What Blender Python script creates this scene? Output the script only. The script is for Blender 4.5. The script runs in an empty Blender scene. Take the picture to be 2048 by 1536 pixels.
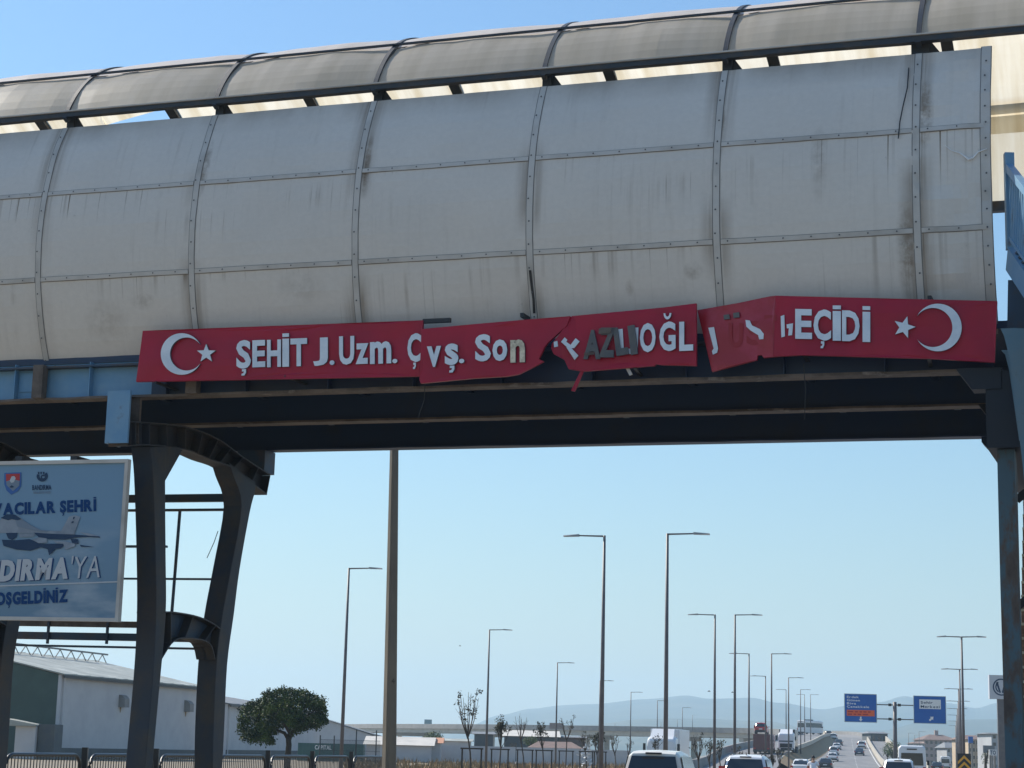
import bpy, math, random
from mathutils import Vector, Matrix, noise
R = math.radians
random.seed(7)
SC = bpy.context.scene
COL = SC.collection
# ------------------------------------------------------------------ camera
F, EYE, HZ, ROLL = 3800.0, 1.65, 1500.0, 0.025
PITCH = math.atan((HZ - 768) / F)
fw = Vector((0, math.cos(PITCH), math.sin(PITCH)))
_r0 = Vector((1, 0, 0)); _u0 = Vector((0, -math.sin(PITCH), math.cos(PITCH)))
rt = _r0 * math.cos(ROLL) + _u0 * math.sin(ROLL)
up = -_r0 * math.sin(ROLL) + _u0 * math.cos(ROLL)
CAM = Vector((0, 0, EYE))
cam = bpy.data.cameras.new('camera'); camo = bpy.data.objects.new('camera', cam); COL.objects.link(camo)
cam.sensor_width = 36; cam.lens = F / 2048 * 36; cam.clip_start = 0.3; cam.clip_end = 30000
m3 = Matrix((rt, up, -fw)).transposed()
camo.matrix_world = Matrix.Translation(CAM) @ m3.to_4x4()
SC.camera = camo
# ------------------------------------------------------------------ sky, sun, exposure
SUN_EL, SUN_AZ = 42.0, -52.0          # azimuth from +Y, clockwise positive
W = bpy.data.worlds.new('World'); SC.world = W; W.use_nodes = True
nt = W.node_tree; bg = nt.nodes['Background']
sky = nt.nodes.new('ShaderNodeTexSky'); sky.sky_type = 'NISHITA'; sky.sun_disc = False
sky.sun_elevation = R(SUN_EL); sky.sun_rotation = R(SUN_AZ)
sky.altitude = 0; sky.air_density = 1.7; sky.dust_density = 0.3; sky.ozone_density = 10
nt.links.new(sky.outputs[0], bg.inputs[0]); bg.inputs[1].default_value = 0.085
sd = bpy.data.lights.new('sun', 'SUN'); sd.energy = 4.2; sd.angle = R(0.5); sd.color = (1, .93, .82)
so = bpy.data.objects.new('sun', sd); COL.objects.link(so)
sdir = Vector((math.sin(R(SUN_AZ)) * math.cos(R(SUN_EL)), math.cos(R(SUN_AZ)) * math.cos(R(SUN_EL)), math.sin(R(SUN_EL))))
so.rotation_euler = sdir.to_track_quat('Z', 'Y').to_euler()
SC.view_settings.view_transform = 'Standard'; SC.view_settings.look = 'None'
SC.view_settings.gamma = 1; SC.view_settings.exposure = 0.7
SC.cycles.use_denoising = True
SC.cycles.volume_bounces = 1
SC.cycles.max_bounces = 8
# ------------------------------------------------------------------ geometry of the view: where a thing seen in the photo stands at a known distance
def ray(px, py): return fw * F + rt * (px - 1024) + up * (768 - py)
def at(px, py, Y):
    d = ray(px, py); return CAM + d * (Y / d.y)
def hy(px): return HZ + math.tan(ROLL) * (px - 1024)
def gx(px, Y): return at(px, hy(px), Y).x
def zat(px, py, Y): return at(px, py, Y).z
BETA, KAP = R(20), 0.012
BU = Vector((math.cos(BETA), -math.sin(BETA), -KAP)); BN = Vector((math.sin(BETA), math.cos(BETA), 0))
BO = Vector((0, 26, 0)); ZV = Vector((0, 0, 1))
def B(s, t, h): return BO + BU * s + BN * t + ZV * h
def inv(px, py, t):                        # bridge (s, h) of a photo point lying in the plane t
    d = ray(px, py); b = CAM - BO - BN * t
    x = Matrix((BU, ZV, -d)).transposed().inverted() @ b
    return x[0], x[1]
def tp(px, py, s):                         # bridge (t, h) of a photo point lying in the plane s
    d = ray(px, py); b = CAM - BO - BU * s
    x = Matrix((BN, ZV, -d)).transposed().inverted() @ b
    return x[0], x[1]
# ------------------------------------------------------------------ materials
def lin(c): return tuple(c) + ((1,) if len(c) == 3 else ())
def new_mat(name):
    m = bpy.data.materials.new(name); m.use_nodes = True
    n = m.node_tree.nodes; return m, n, m.node_tree.links, n['Principled BSDF']
def mat(name, c, rough=.6, c2=None, scale=4, lo=.4, hi=.65, metal=0, bump=0, stretch=(1, 1, 1), bscale=None, c3=None, spec=.5, detail=6):
    m, n, l, p = new_mat(name)
    p.inputs['Roughness'].default_value = rough; p.inputs['Metallic'].default_value = metal
    p.inputs['Specular IOR Level'].default_value = spec
    p.inputs['Base Color'].default_value = lin(c)
    tc = n.new('ShaderNodeTexCoord'); mp = n.new('ShaderNodeMapping'); mp.inputs['Scale'].default_value = stretch
    l.new(tc.outputs['Object'], mp.inputs[0])
    if c2:
        nz = n.new('ShaderNodeTexNoise'); nz.inputs['Scale'].default_value = scale; nz.inputs['Detail'].default_value = detail; nz.inputs['Roughness'].default_value = .65
        l.new(mp.outputs[0], nz.inputs[0])
        rp = n.new('ShaderNodeValToRGB'); e = rp.color_ramp.elements
        e[0].position = lo; e[0].color = lin(c); e[1].position = hi; e[1].color = lin(c2)
        if c3:
            k = e.new(min(.99, hi + .12)); k.color = lin(c3)
        l.new(nz.outputs[0], rp.inputs[0]); l.new(rp.outputs[0], p.inputs['Base Color'])
    if bump:
        nb = n.new('ShaderNodeTexNoise'); nb.inputs['Scale'].default_value = bscale or scale * 4; nb.inputs['Detail'].default_value = 4
        l.new(mp.outputs[0], nb.inputs[0])
        bp = n.new('ShaderNodeBump'); bp.inputs['Strength'].default_value = bump; bp.inputs['Distance'].default_value = .03
        l.new(nb.outputs[0], bp.inputs['Height']); l.new(bp.outputs[0], p.inputs['Normal'])
    return m
def cladding_mat():
    # aged aluminium sheet; UV = (metres along the bridge measured from a rib, in bays; metres of height)
    m, n, l, p = new_mat('aged_aluminium'); p.inputs['Roughness'].default_value = .5; p.inputs['Specular IOR Level'].default_value = .25
    uv = n.new('ShaderNodeTexCoord')
    sep = n.new('ShaderNodeSeparateXYZ'); l.new(uv.outputs['UV'], sep.inputs[0])
    def math_(op, a, b=None, clamp=False):
        k = n.new('ShaderNodeMath'); k.operation = op; k.use_clamp = clamp
        for i, v in enumerate((a, b)):
            if v is None: continue
            if isinstance(v, (int, float)): k.inputs[i].default_value = v
            else: l.new(v, k.inputs[i])
        return k.outputs[0]
    def ramp(v, a, b):
        k = n.new('ShaderNodeMapRange'); k.inputs[1].default_value = a; k.inputs[2].default_value = b; l.new(v, k.inputs[0]); return k.outputs[0]
    def nz(scale, st, det=5, rough=.6):
        mp = n.new('ShaderNodeMapping'); mp.inputs['Scale'].default_value = st; l.new(uv.outputs['UV'], mp.inputs[0])
        k = n.new('ShaderNodeTexNoise'); k.inputs['Scale'].default_value = scale; k.inputs['Detail'].default_value = det; k.inputs['Roughness'].default_value = rough
        l.new(mp.outputs[0], k.inputs[0]); return k.outputs[0]
    fr = math_('FRACT', sep.outputs[0])
    d = math_('MINIMUM', fr, math_('SUBTRACT', 1.0, fr))         # distance to the nearest rib, in bays
    near = ramp(d, .095, .018)
    streak = ramp(nz(1, (26, .5, 1), 3), .55, .75)
    blot = ramp(nz(1, (1.3, .6, 1), 3), .45, .62)
    vert = nz(1, (1.1, .5, 1), 2)
    ribst = math_('MULTIPLY', math_('MULTIPLY', near, ramp(nz(1, (34, .4, 1), 3), .25, .55)), ramp(nz(1, (.9, .5, 1), 1), .42, .55))
    drips = None
    for hs in (8.52, 9.91):
        below = math_('SUBTRACT', hs, sep.outputs[1])
        k_ = math_('MULTIPLY', ramp(below, .0, .012), ramp(below, 1.0, .05))
        drips = k_ if drips is None else math_('ADD', drips, k_)
    thin = ramp(nz(1, (55, .12, 1), 2), .60, .72)
    wide_ = ramp(nz(1, (15, .10, 1), 2), .56, .70)
    where = math_('ADD', ramp(nz(1, (.75, .9, 1), 2), .46, .60), math_('MULTIPLY', ramp(sep.outputs[0], 1.52, 1.72), .8), True)
    topd = math_('MULTIPLY', ramp(sep.outputs[1], 10.75, 11.2), ramp(nz(1, (3, .5, 1), 4), .30, .75))
    drips = math_('MULTIPLY', math_('MULTIPLY', drips, where), math_('ADD', math_('MULTIPLY', thin, 1.0), math_('MULTIPLY', wide_, .6)))
    st = math_('ADD', math_('ADD', math_('MULTIPLY', math_('MULTIPLY', streak, blot), .18), math_('MULTIPLY', ribst, .6), True), math_('ADD', drips, math_('MULTIPLY', topd, .6)), True)
    patchn = ramp(nz(1, (16, 5, 1), 6, .7), .36, .58)        # single grime patches where the sheets carry them
    for px, py, ru, rv, amt in ((1385, 540, .055, .14, .55), (1256, 572, .025, .13, .45), (285, 602, .09, .13, .4), (1850, 225, .045, .55, .95), (1812, 500, .05, .75, .6), (600, 575, .16, .30, .25), (1640, 330, .05, .6, .35), (205, 640, .16, .35, .3), (408, 330, .035, .55, .8), (1440, 262, .03, .45, .8), (735, 330, .03, .6, .6)):
        s_, h_ = inv(px, py, .1); du = math_('DIVIDE', math_('SUBTRACT', sep.outputs[0], (s_ - .2) / 2.7), ru); dv = math_('DIVIDE', math_('SUBTRACT', sep.outputs[1], h_), rv)
        k_ = ramp(math_('ADD', math_('MULTIPLY', du, du), math_('MULTIPLY', dv, dv)), 1.0, .05)
        st = math_('ADD', st, math_('MULTIPLY', math_('MULTIPLY', k_, patchn), amt * .72), True)
    fine = nz(1, (30, 14, 1), 6, .7)
    c1 = n.new('ShaderNodeMixRGB'); c1.inputs[1].default_value = (.60, .555, .50, 1); c1.inputs[2].default_value = (.72, .665, .60, 1); l.new(vert, c1.inputs[0])
    c2 = n.new('ShaderNodeMixRGB'); c2.blend_type = 'MULTIPLY'; c2.inputs[0].default_value = 1; l.new(c1.outputs[0], c2.inputs[1])
    fr2 = n.new('ShaderNodeMapRange'); fr2.inputs[1].default_value = .3; fr2.inputs[2].default_value = .7; fr2.inputs[3].default_value = .95; fr2.inputs[4].default_value = 1.03; l.new(fine, fr2.inputs[0])
    cb = n.new('ShaderNodeCombineXYZ'); [l.new(fr2.outputs[0], cb.inputs[i]) for i in range(3)]; l.new(cb.outputs[0], c2.inputs[2])
    c3 = n.new('ShaderNodeMixRGB'); l.new(st, c3.inputs[0]); l.new(c2.outputs[0], c3.inputs[1]); c3.inputs[2].default_value = (.16, .11, .065, 1)
    # small dark scuffs
    sc = ramp(nz(1, (11, 4, 1), 8, .75), .665, .72)
    c4 = n.new('ShaderNodeMixRGB'); l.new(math_('MULTIPLY', sc, .5), c4.inputs[0]); l.new(c3.outputs[0], c4.inputs[1]); c4.inputs[2].default_value = (.12, .11, .10, 1)
    l.new(c4.outputs[0], p.inputs['Base Color'])
    bp = n.new('ShaderNodeBump'); bp.inputs['Strength'].default_value = .18; bp.inputs['Distance'].default_value = .05
    l.new(nz(1, (1.6, 1.0, 1), 3), bp.inputs['Height']); l.new(bp.outputs[0], p.inputs['Normal'])
    return m
def translucent_mat(name, c, dirt, tmix=.55):
    m, n, l, p = new_mat(name); out = n['Material Output']
    tc = n.new('ShaderNodeTexCoord'); mp = n.new('ShaderNodeMapping'); mp.inputs['Scale'].default_value = (2.2, .22, 1); l.new(tc.outputs['UV'], mp.inputs[0])
    nz = n.new('ShaderNodeTexNoise'); nz.inputs['Scale'].default_value = 1.6; nz.inputs['Detail'].default_value = 5; l.new(mp.outputs[0], nz.inputs[0])
    rp = n.new('ShaderNodeValToRGB'); e = rp.color_ramp.elements; e[0].position = .34; e[0].color = lin(dirt); e[1].position = .62; e[1].color = lin(c)
    l.new(nz.outputs[0], rp.inputs[0]); l.new(rp.outputs[0], p.inputs['Base Color']); p.inputs['Roughness'].default_value = .35
    tr = n.new('ShaderNodeBsdfTranslucent'); l.new(rp.outputs[0], tr.inputs[0])
    mx = n.new('ShaderNodeMixShader'); mx.inputs[0].default_value = tmix
    l.new(p.outputs[0], mx.inputs[1]); l.new(tr.outputs[0], mx.inputs[2]); l.new(mx.outputs[0], out.inputs[0])
    return m
M = {}
M['clad'] = cladding_mat()
M['strip'] = mat('aluminium_strip', (.56, .525, .48), .5, (.38, .35, .31), 1.2, .45, .75, detail=3, spec=.25)
M['seal'] = mat('grey_sealant', (.20, .19, .175), .7)
M['rivet'] = mat('dull_rivet', (.09, .088, .085), .6)
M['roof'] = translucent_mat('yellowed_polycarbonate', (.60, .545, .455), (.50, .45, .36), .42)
M['rooftop'] = translucent_mat('sunlit_polycarbonate', (.86, .76, .66), (.78, .68, .58), .3)  # paler copy of the roof sheet: sun on the upper curve put into its colour
M['farwall'] = translucent_mat('cream_polycarbonate', (.90, .84, .70), (.70, .60, .42), .65)
M['steel'] = mat('dark_blue_steel', (.030, .060, .105), .55, (.075, .055, .042), 1.3, .45, .66, bump=.15)
M['steelblack'] = mat('shaded_black_steel', (.008, .013, .022), .6, (.012, .014, .02), 2); M['peel'] = mat('peeling_blue_grey_paint', (.10, .19, .25), .65, (.13, .20, .24), 2, .4, .6, c3=(.07, .055, .045), bump=.2)  # steelblack: shade at the deck end is put into the near-black colour
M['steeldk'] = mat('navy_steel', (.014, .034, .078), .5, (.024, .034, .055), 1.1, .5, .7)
M['legsteel'] = mat('weathered_trestle_steel', (.030, .036, .050), .6, (.058, .047, .040), 1.4, .42, .60, c3=(.095, .058, .040), bump=.2)
M['blue'] = mat('faded_blue_paint', (.12, .27, .43), .5, (.17, .31, .44), 1.6, .4, .62, c3=(.11, .08, .06), bump=.1)
M['brown'] = mat('rusty_flange', (.16, .125, .10), .7, (.085, .065, .052), 2.2, .4, .6, c3=(.26, .22, .19))
M['roofsteel'] = mat('roof_rib_steel', (.028, .038, .052), .55, (.055, .052, .052), 3, .45, .65)
M['red'] = mat('red_sign_sheet', (.42, .014, .042), .4, (.33, .014, .036), 1.2, .38, .7, spec=.3, c3=(.25, .03, .04))
M['reddeep'] = mat('unfaded_red_sheet', (.34, .010, .020), .35, (.40, .022, .05), 2.5, .45, .62)
M['redghost'] = mat('red_glue_trace', (.315, .009, .017), .5)
M['letter'] = mat('white_letter', (.74, .78, .82), .35, (.62, .68, .74), 3, .45, .62)
M['letteredge'] = mat('letter_side', (.10, .10, .12), .5)
M['lettercream'] = mat('lit_cream_letter', (.78, .68, .50), .3, (.50, .42, .30), 8, .45, .6)  # warm light on the letter n is put into this cream tone
M['letterdark'] = mat('exposed_letter_back', (.085, .088, .092), .5, (.13, .12, .11), 5)
M['white'] = mat('white_paint', (.74, .74, .73), .35)
M['dark'] = mat('dark_iron', (.022, .023, .026), .5)
M['wood'] = mat('brown_step_plank', (.24, .13, .075), .75, (.15, .08, .05), 3, stretch=(1, 1, 8))
M['cream'] = mat('cream_step_nosing', (.52, .44, .30), .7, (.38, .31, .21), 4)
# ------------------------------------------------------------------ mesh building
class MB:
    def __init__(s): s.v = []; s.f = []; s.uv = []; s.mi = []
    def face(s, pts, uv=None, mi=0):
        i = len(s.v); s.v += [Vector(p) for p in pts]; s.f.append(tuple(range(i, i + len(pts)))); s.uv.append(uv); s.mi.append(mi); return s
    def mesh(s, verts, faces, mi=0):
        i = len(s.v); s.v += [Vector(p) for p in verts]
        for f in faces: s.f.append(tuple(i + k for k in f)); s.uv.append(None); s.mi.append(mi)
        return s
    def hexa(s, p, mi=0):                  # 8 corners: 0-3 bottom ring, 4-7 top ring
        return s.mesh(p, [(3, 2, 1, 0), (4, 5, 6, 7), (0, 1, 5, 4), (1, 2, 6, 5), (2, 3, 7, 6), (3, 0, 4, 7)], mi)
    def obox(s, o, a, b, c, mi=0):
        o, a, b, c = map(Vector, (o, a, b, c)); return s.hexa([o, o + a, o + a + b, o + b, o + c, o + a + c, o + a + b + c, o + b + c], mi)
    def box(s, c, d, mi=0):
        x, y, z = d; return s.obox((c[0] - x / 2, c[1] - y / 2, c[2] - z / 2), (x, 0, 0), (0, y, 0), (0, 0, z), mi)
    def beam(s, p, q, w, h, upv=(0, 0, 1), mi=0):   # box along p-q
        p, q = Vector(p), Vector(q); d = (q - p).normalized(); x = d.cross(Vector(upv))
        if x.length < 1e-4: x = d.cross(Vector((1, 0, 0)))
        x.normalize(); y = x.cross(d).normalized()
        return s.obox(p - x * w / 2 - y * h / 2, x * w, q - p, y * h, mi)
    def prism(s, pts, e, mi=0):            # polygon of 3D points extruded by e
        n = len(pts); e = Vector(e); a = [Vector(p) for p in pts]; b = [p + e for p in a]
        return s.mesh(a + b, [tuple(range(n - 1, -1, -1)), tuple(range(n, 2 * n))] + [(i, (i + 1) % n, n + (i + 1) % n, n + i) for i in range(n)], mi)
    def tube(s, pts, r, n=8, cap=True, mi=0):
        pts = [Vector(p) for p in pts]; rs = r if isinstance(r, (list, tuple)) else [r] * len(pts)
        vs = []; 
        for i, p in enumerate(pts):
            d = (pts[min(i + 1, len(pts) - 1)] - pts[max(i - 1, 0)]).normalized()
            x = d.cross(Vector((0.13, 0.99, 0.05)) if abs(d.z) > .9 else ZV).normalized(); y = d.cross(x)
            vs += [p + (x * math.cos(2 * math.pi * k / n) + y * math.sin(2 * math.pi * k / n)) * rs[i] for k in range(n)]
        fs = [(i * n + k, i * n + (k + 1) % n, (i + 1) * n + (k + 1) % n, (i + 1) * n + k) for i in range(len(pts) - 1) for k in range(n)]
        if cap: fs += [tuple(range(n - 1, -1, -1)), tuple((len(pts) - 1) * n + k for k in range(n))]
        return s.mesh(vs, fs, mi)
    def ribbon(s, secs, mi=0, closed=True):    # list of rings (equal length) joined
        n = len(secs[0]); vs = [p for r in secs for p in r]
        kk = n if closed else n - 1
        fs = [(i * n + k, i * n + (k + 1) % n, (i + 1) * n + (k + 1) % n, (i + 1) * n + k) for i in range(len(secs) - 1) for k in range(kk)]
        if closed: fs += [tuple(range(n - 1, -1, -1)), tuple((len(secs) - 1) * n + k for k in range(n))]
        return s.mesh(vs, fs, mi)
    def build(s, name, m, parent=None, smooth=False, bevel=0, weld=False):
        me = bpy.data.meshes.new(name)
        off = None
        if parent is not None: off = ORIG.get(parent.name, Vector((0, 0, 0)))
        vs = [tuple(v - off) if off is not None else tuple(v) for v in s.v]
        me.from_pydata(vs, [], s.f)
        for k in (m if isinstance(m, (list, tuple)) else [m]): me.materials.append(k)
        if any(s.mi): me.polygons.foreach_set('material_index', s.mi)
        if any(u for u in s.uv):
            ul = me.uv_layers.new(name='UVMap')
            for pl, u in zip(me.polygons, s.uv):
                for k, li in enumerate(pl.loop_indices): ul.data[li].uv = u[k] if u else (0, 0)
        if smooth: me.polygons.foreach_set('use_smooth', [True] * len(me.polygons))
        me.update()
        o = bpy.data.objects.new(name, me); COL.objects.link(o)
        if parent is not None: o.parent = parent; ORIG[o.name] = off
        if bevel:
            b = o.modifiers.new('bevel', 'BEVEL'); b.width = bevel; b.segments = 2; b.limit_method = 'ANGLE'
        return o
ORIG = {}
def tag(o, label=None, cat=None, group=None, kind=None):
    if label: o['label'] = label
    if cat: o['category'] = cat
    if group: o['group'] = group
    if kind: o['kind'] = kind
    return o
def thing(name, label, cat, loc=(0, 0, 0), rz=0, group=None, local=False):
    o = bpy.data.objects.new(name, None); COL.objects.link(o); o.location = loc; o.rotation_euler = (0, 0, rz); o.empty_display_size = .2
    ORIG[o.name] = Vector((0, 0, 0)) if local else Vector(loc)   # local: parts are given in the thing's own frame
    return tag(o, label, cat, group)
def dup(o, parent=None):
    c = o.copy(); COL.objects.link(c); c.parent = parent
    for ch in [k for k in ALLCH.get(o.name, o.children)]: dup(ch, c)
    return c
ALLCH = {}
# ------------------------------------------------------------------ lettering: the built-in font, thickened, with drawn diacritics
_gc = {}
def glyph(ch, bold=.03):
    k = (ch, bold)
    if k in _gc: return _gc[k]
    cu = bpy.data.curves.new('g', 'FONT'); cu.body = ch; cu.offset = bold; cu.resolution_u = 3
    o = bpy.data.objects.new('g', cu); COL.objects.link(o)
    dg = bpy.context.evaluated_depsgraph_get(); dg.update()
    me = bpy.data.meshes.new_from_object(o.evaluated_get(dg))
    vs = [(v.co.x, v.co.y) for v in me.vertices]; fs = [tuple(p.vertices) for p in me.polygons]
    bpy.data.objects.remove(o); bpy.data.curves.remove(cu); bpy.data.meshes.remove(me)
    _gc[k] = (vs, fs); return _gc[k]
def bbox(vs):
    xs = [a for a, _ in vs]; ys = [b for _, b in vs]; return min(xs), min(ys), max(xs), max(ys)
def poly2(pts): return list(pts), [tuple(range(len(pts)))]
def arcband(cx, cy, r0, r1, a0, a1, n=10):
    o = [(cx + r1 * math.cos(a0 + (a1 - a0) * i / n), cy + r1 * math.sin(a0 + (a1 - a0) * i / n)) for i in range(n + 1)]
    i_ = [(cx + r0 * math.cos(a0 + (a1 - a0) * i / n), cy + r0 * math.sin(a0 + (a1 - a0) * i / n)) for i in range(n + 1)]
    vs = o + i_; return vs, [(i, i + 1, n + 2 + i, n + 1 + i) for i in range(n)]
def crescent(cx, cy, r, r2, dx, n=40):           # opening to +x when dx > 0
    x = (r * r - r2 * r2 + dx * dx) / (2 * dx); y = math.sqrt(r * r - x * x)
    a = math.atan2(y, x); b = math.atan2(y, x - dx)
    o = [(cx + r * math.cos(a + (2 * math.pi - 2 * a) * i / n), cy + r * math.sin(a + (2 * math.pi - 2 * a) * i / n)) for i in range(n + 1)]
    q = [(cx + dx + r2 * math.cos(b + (2 * math.pi - 2 * b) * i / n), cy + r2 * math.sin(b + (2 * math.pi - 2 * b) * i / n)) for i in range(n + 1)]
    return o + q, [(i, i + 1, n + 2 + i, n + 1 + i) for i in range(n)]
def star(cx, cy, r, a0):
    vs = [(cx, cy)] + [(cx + (r if k % 2 == 0 else r * .42) * math.cos(a0 + k * math.pi / 5), cy + (r if k % 2 == 0 else r * .42) * math.sin(a0 + k * math.pi / 5)) for k in range(10)]
    return vs, [(0, 1 + k, 1 + (k + 1) % 10) for k in range(10)]
def cedilla(x, y, w): return poly2([(x - .3 * w, y), (x + .45 * w, y), (x + .45 * w, y - .55 * w), (x + .15 * w, y - 1.0 * w), (x - .4 * w, y - 1.0 * w), (x - .35 * w, y - .7 * w), (x - .02 * w, y - .62 * w), (x + .05 * w, y - .35 * w), (x - .3 * w, y - .35 * w)])
BASE = {'Ş': 'S', 'ş': 's', 'İ': 'I', 'Ğ': 'G', 'Ç': 'C', 'ü': 'u', 'ö': 'o', 'Ü': 'U', 'Ö': 'O'}
def shapes(ch, bold=.03):                        # polygons of one character, cap height about 0.7
    b = BASE.get(ch, ch); vs, fs = glyph(b, bold); out = [(vs, fs)]
    x0, y0, x1, y1 = bbox(vs); xm = (x0 + x1) / 2
    if ch in 'ŞşÇ': out.append(cedilla(xm, y0 - .015, .17))
    if ch == 'İ': out.append(poly2([(x0, y1 + .045), (x1, y1 + .045), (x1, y1 + .14), (x0, y1 + .14)]))
    if ch == 'Ğ': out.append(arcband(xm, y1 + .22, .09, .165, math.pi * 1.0, math.pi * 2.0))
    if ch in 'üöÜÖ':
        for d in (-.13, .13): out.append(poly2([(xm + d - .06, y1 + .06), (xm + d + .06, y1 + .06), (xm + d + .06, y1 + .18), (xm + d - .06, y1 + .18)]))
    return out
def string(txt, bold=.03, gap=.06, slant=0):
    x = 0; out = []
    for ch in txt:
        if ch == ' ': x += .28; continue
        sh = shapes(ch, bold); x0, _, x1, _ = bbox(sh[0][0])
        for vs, fs in sh: out.append(([(a - x0 + x + slant * b, b) for a, b in vs], fs))
        x += x1 - x0 + gap
    return out, x - gap
def put(mb, shp, fn, e, mi=0, mie=None):         # 2D shapes through fn(x, y) -> 3D, extruded by e (front face first), sides too
    e = Vector(e)
    for vs, fs in shp:
        P = [fn(a, b) for a, b in vs]
        mb.mesh(P, fs, mi)
        if e.length > 0:
            ed = {}
            for f in fs:
                for i in range(len(f)):
                    a, b = f[i], f[(i + 1) % len(f)]; k = (min(a, b), max(a, b)); ed[k] = None if k in ed else (a, b)
            for k, ab in ed.items():
                if ab: a, b = ab; mb.face([P[a], P[b], P[b] + e, P[a] + e], None, mi if mie is None else mie)
def tri_fan_px(poly): return poly
def wob(x, y, z, s): return noise.noise(Vector((x * s, y * s, z * s)))
# ================================================================== SETTING: ground, roads, hills
M['ground'] = mat('dry_ground', (.19, .16, .125), .95, (.24, .19, .12), .25, .4, .6, c3=(.13, .13, .085), bump=.4, bscale=3)
M['asphalt'] = mat('asphalt', (.16, .16, .165), .85, (.20, .20, .205), .6, .4, .6, bump=.2, bscale=20, stretch=(1, .15, 1))
M['paint'] = mat('road_paint', (.72, .72, .70), .6, (.5, .5, .49), 3)
M['concrete'] = mat('pale_concrete', (.46, .42, .35), .8, (.36, .33, .28), .5, .4, .65, stretch=(1, 1, 3), bump=.1)
M['concretegrey'] = mat('grey_concrete', (.26, .25, .24), .85, (.20, .19, .18), .4, .4, .65)
M['drygrass'] = mat('dry_grass', (.28, .17, .075), .9, (.20, .145, .07), .6, .4, .6, c3=(.33, .24, .12))
M['hill'] = mat('wooded_hill', (.035, .05, .035), 1, (.085, .085, .055), .004, .42, .58)
g = MB(); g.face([(-9000, -200, -.05), (9000, -200, -.05), (9000, 9000, -.05), (-9000, 9000, -.05)])
tag(g.build('ground', M['ground']), kind='structure')
def spl(pts, n=12):                              # Catmull-Rom through points
    pts = [Vector(p) for p in pts]; out = []
    for i in range(len(pts) - 1):
        p0, p1, p2, p3 = pts[max(i - 1, 0)], pts[i], pts[i + 1], pts[min(i + 2, len(pts) - 1)]
        for k in range(n):
            t = k / n; out.append(.5 * ((2 * p1) + (p2 - p0) * t + (2 * p0 - 5 * p1 + 4 * p2 - p3) * t * t + (3 * p1 - p0 - 3 * p2 + p3) * t ** 3))
    return out + [pts[-1]]
def side(path, i):
    d = path[min(i + 1, len(path) - 1)] - path[max(i - 1, 0)]; d.z = 0; d.normalize(); return Vector((d.y, -d.x, 0))
def offs(path, o, dz=0): return [p + side(path, i) * o + Vector((0, 0, dz)) for i, p in enumerate(path)]
def sheet(path, a, b, dz=0):
    L, Q = offs(path, a, dz), offs(path, b, dz); m = MB()
    for i in range(len(path) - 1): m.face([L[i], Q[i], Q[i + 1], L[i + 1]])
    return m
AX = .1768
main = spl([(AX * y, y, z) for y, z in ((-40, 0), (60, 0), (150, 0), (215, 0), (250, .12), (285, .45), (325, 1.15), (367, 2.2), (410, 3.4), (450, 4.6), (500, 6.2), (545, 7.5))] +
           [(100, 582, 8.5), (99, 610, 9.1), (88, 634, 9.45), (63, 656, 9.5), (30, 682, 9.5), (-8, 722, 9.5), (-50, 800, 9.5), (-95, 930, 9.5), (-150, 1100, 9.5), (-300, 1500, 9.5)], 8)
iA = min(range(len(main)), key=lambda i: abs(main[i].y - 545) + (0 if i < 100 else 0))
iR = min(range(len(main)), key=lambda i: abs(main[i].y - 235))
tag(sheet(main[:iA + 1], -5.6, 5.6, .01).build('road', M['asphalt']), kind='structure')
opp = spl([(AX * 60 - 15, 60, 0), (AX * 150 - 15, 150, 0), (gx(1470, 215), 215, .15), (38.0, 290, 2.0), (gx(1577, 380), 380, 4.3), (gx(1611, 470), 470, 6.6), (88.5, 545, 8.0), (92, 590, 8.9)], 8)
tag(sheet(opp, -4.2, 4.2, .012).build('road', M['asphalt']), kind='structure')
mk = MB()
for o in (-5.2, 5.2):
    L, Q = offs(main, o - .07, .016), offs(main, o + .07, .016)
    for i in range(iA): mk.face([L[i], Q[i], Q[i + 1], L[i + 1]])
for o in (-1.8, 1.8):
    L, Q = offs(main, o - .06, .016), offs(main, o + .06, .016)
    for i in range(0, iA, 2):
        a, b = L[i], Q[i]; c, d = L[i].lerp(L[i + 1], .5), Q[i].lerp(Q[i + 1], .5); mk.face([a, b, d, c])
tag(mk.build('road_markings', M['paint']), kind='structure')
# embankment between and beside the two ramps
em = MB()
n = iA
for (path, o, dirn) in ((main[iR:iA + 1], -5.7, -1), (main[iR:iA + 1], 10.5, 1), (opp[20:], -4.3, -1), (opp[20:], 4.3, 1)):
    top = offs(path, o, -.02); bot = [p + side(path, i) * (dirn * (max(p.z, .0) * 1.6 + .3)) for i, p in enumerate(top)]
    for p in bot: p.z = -.06
    for i in range(len(path) - 1): em.face([top[i], bot[i], bot[i + 1], top[i + 1]] if dirn > 0 else [bot[i], top[i], top[i + 1], bot[i + 1]])
tag(em.build('embankment', M['drygrass']), kind='structure')
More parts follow.
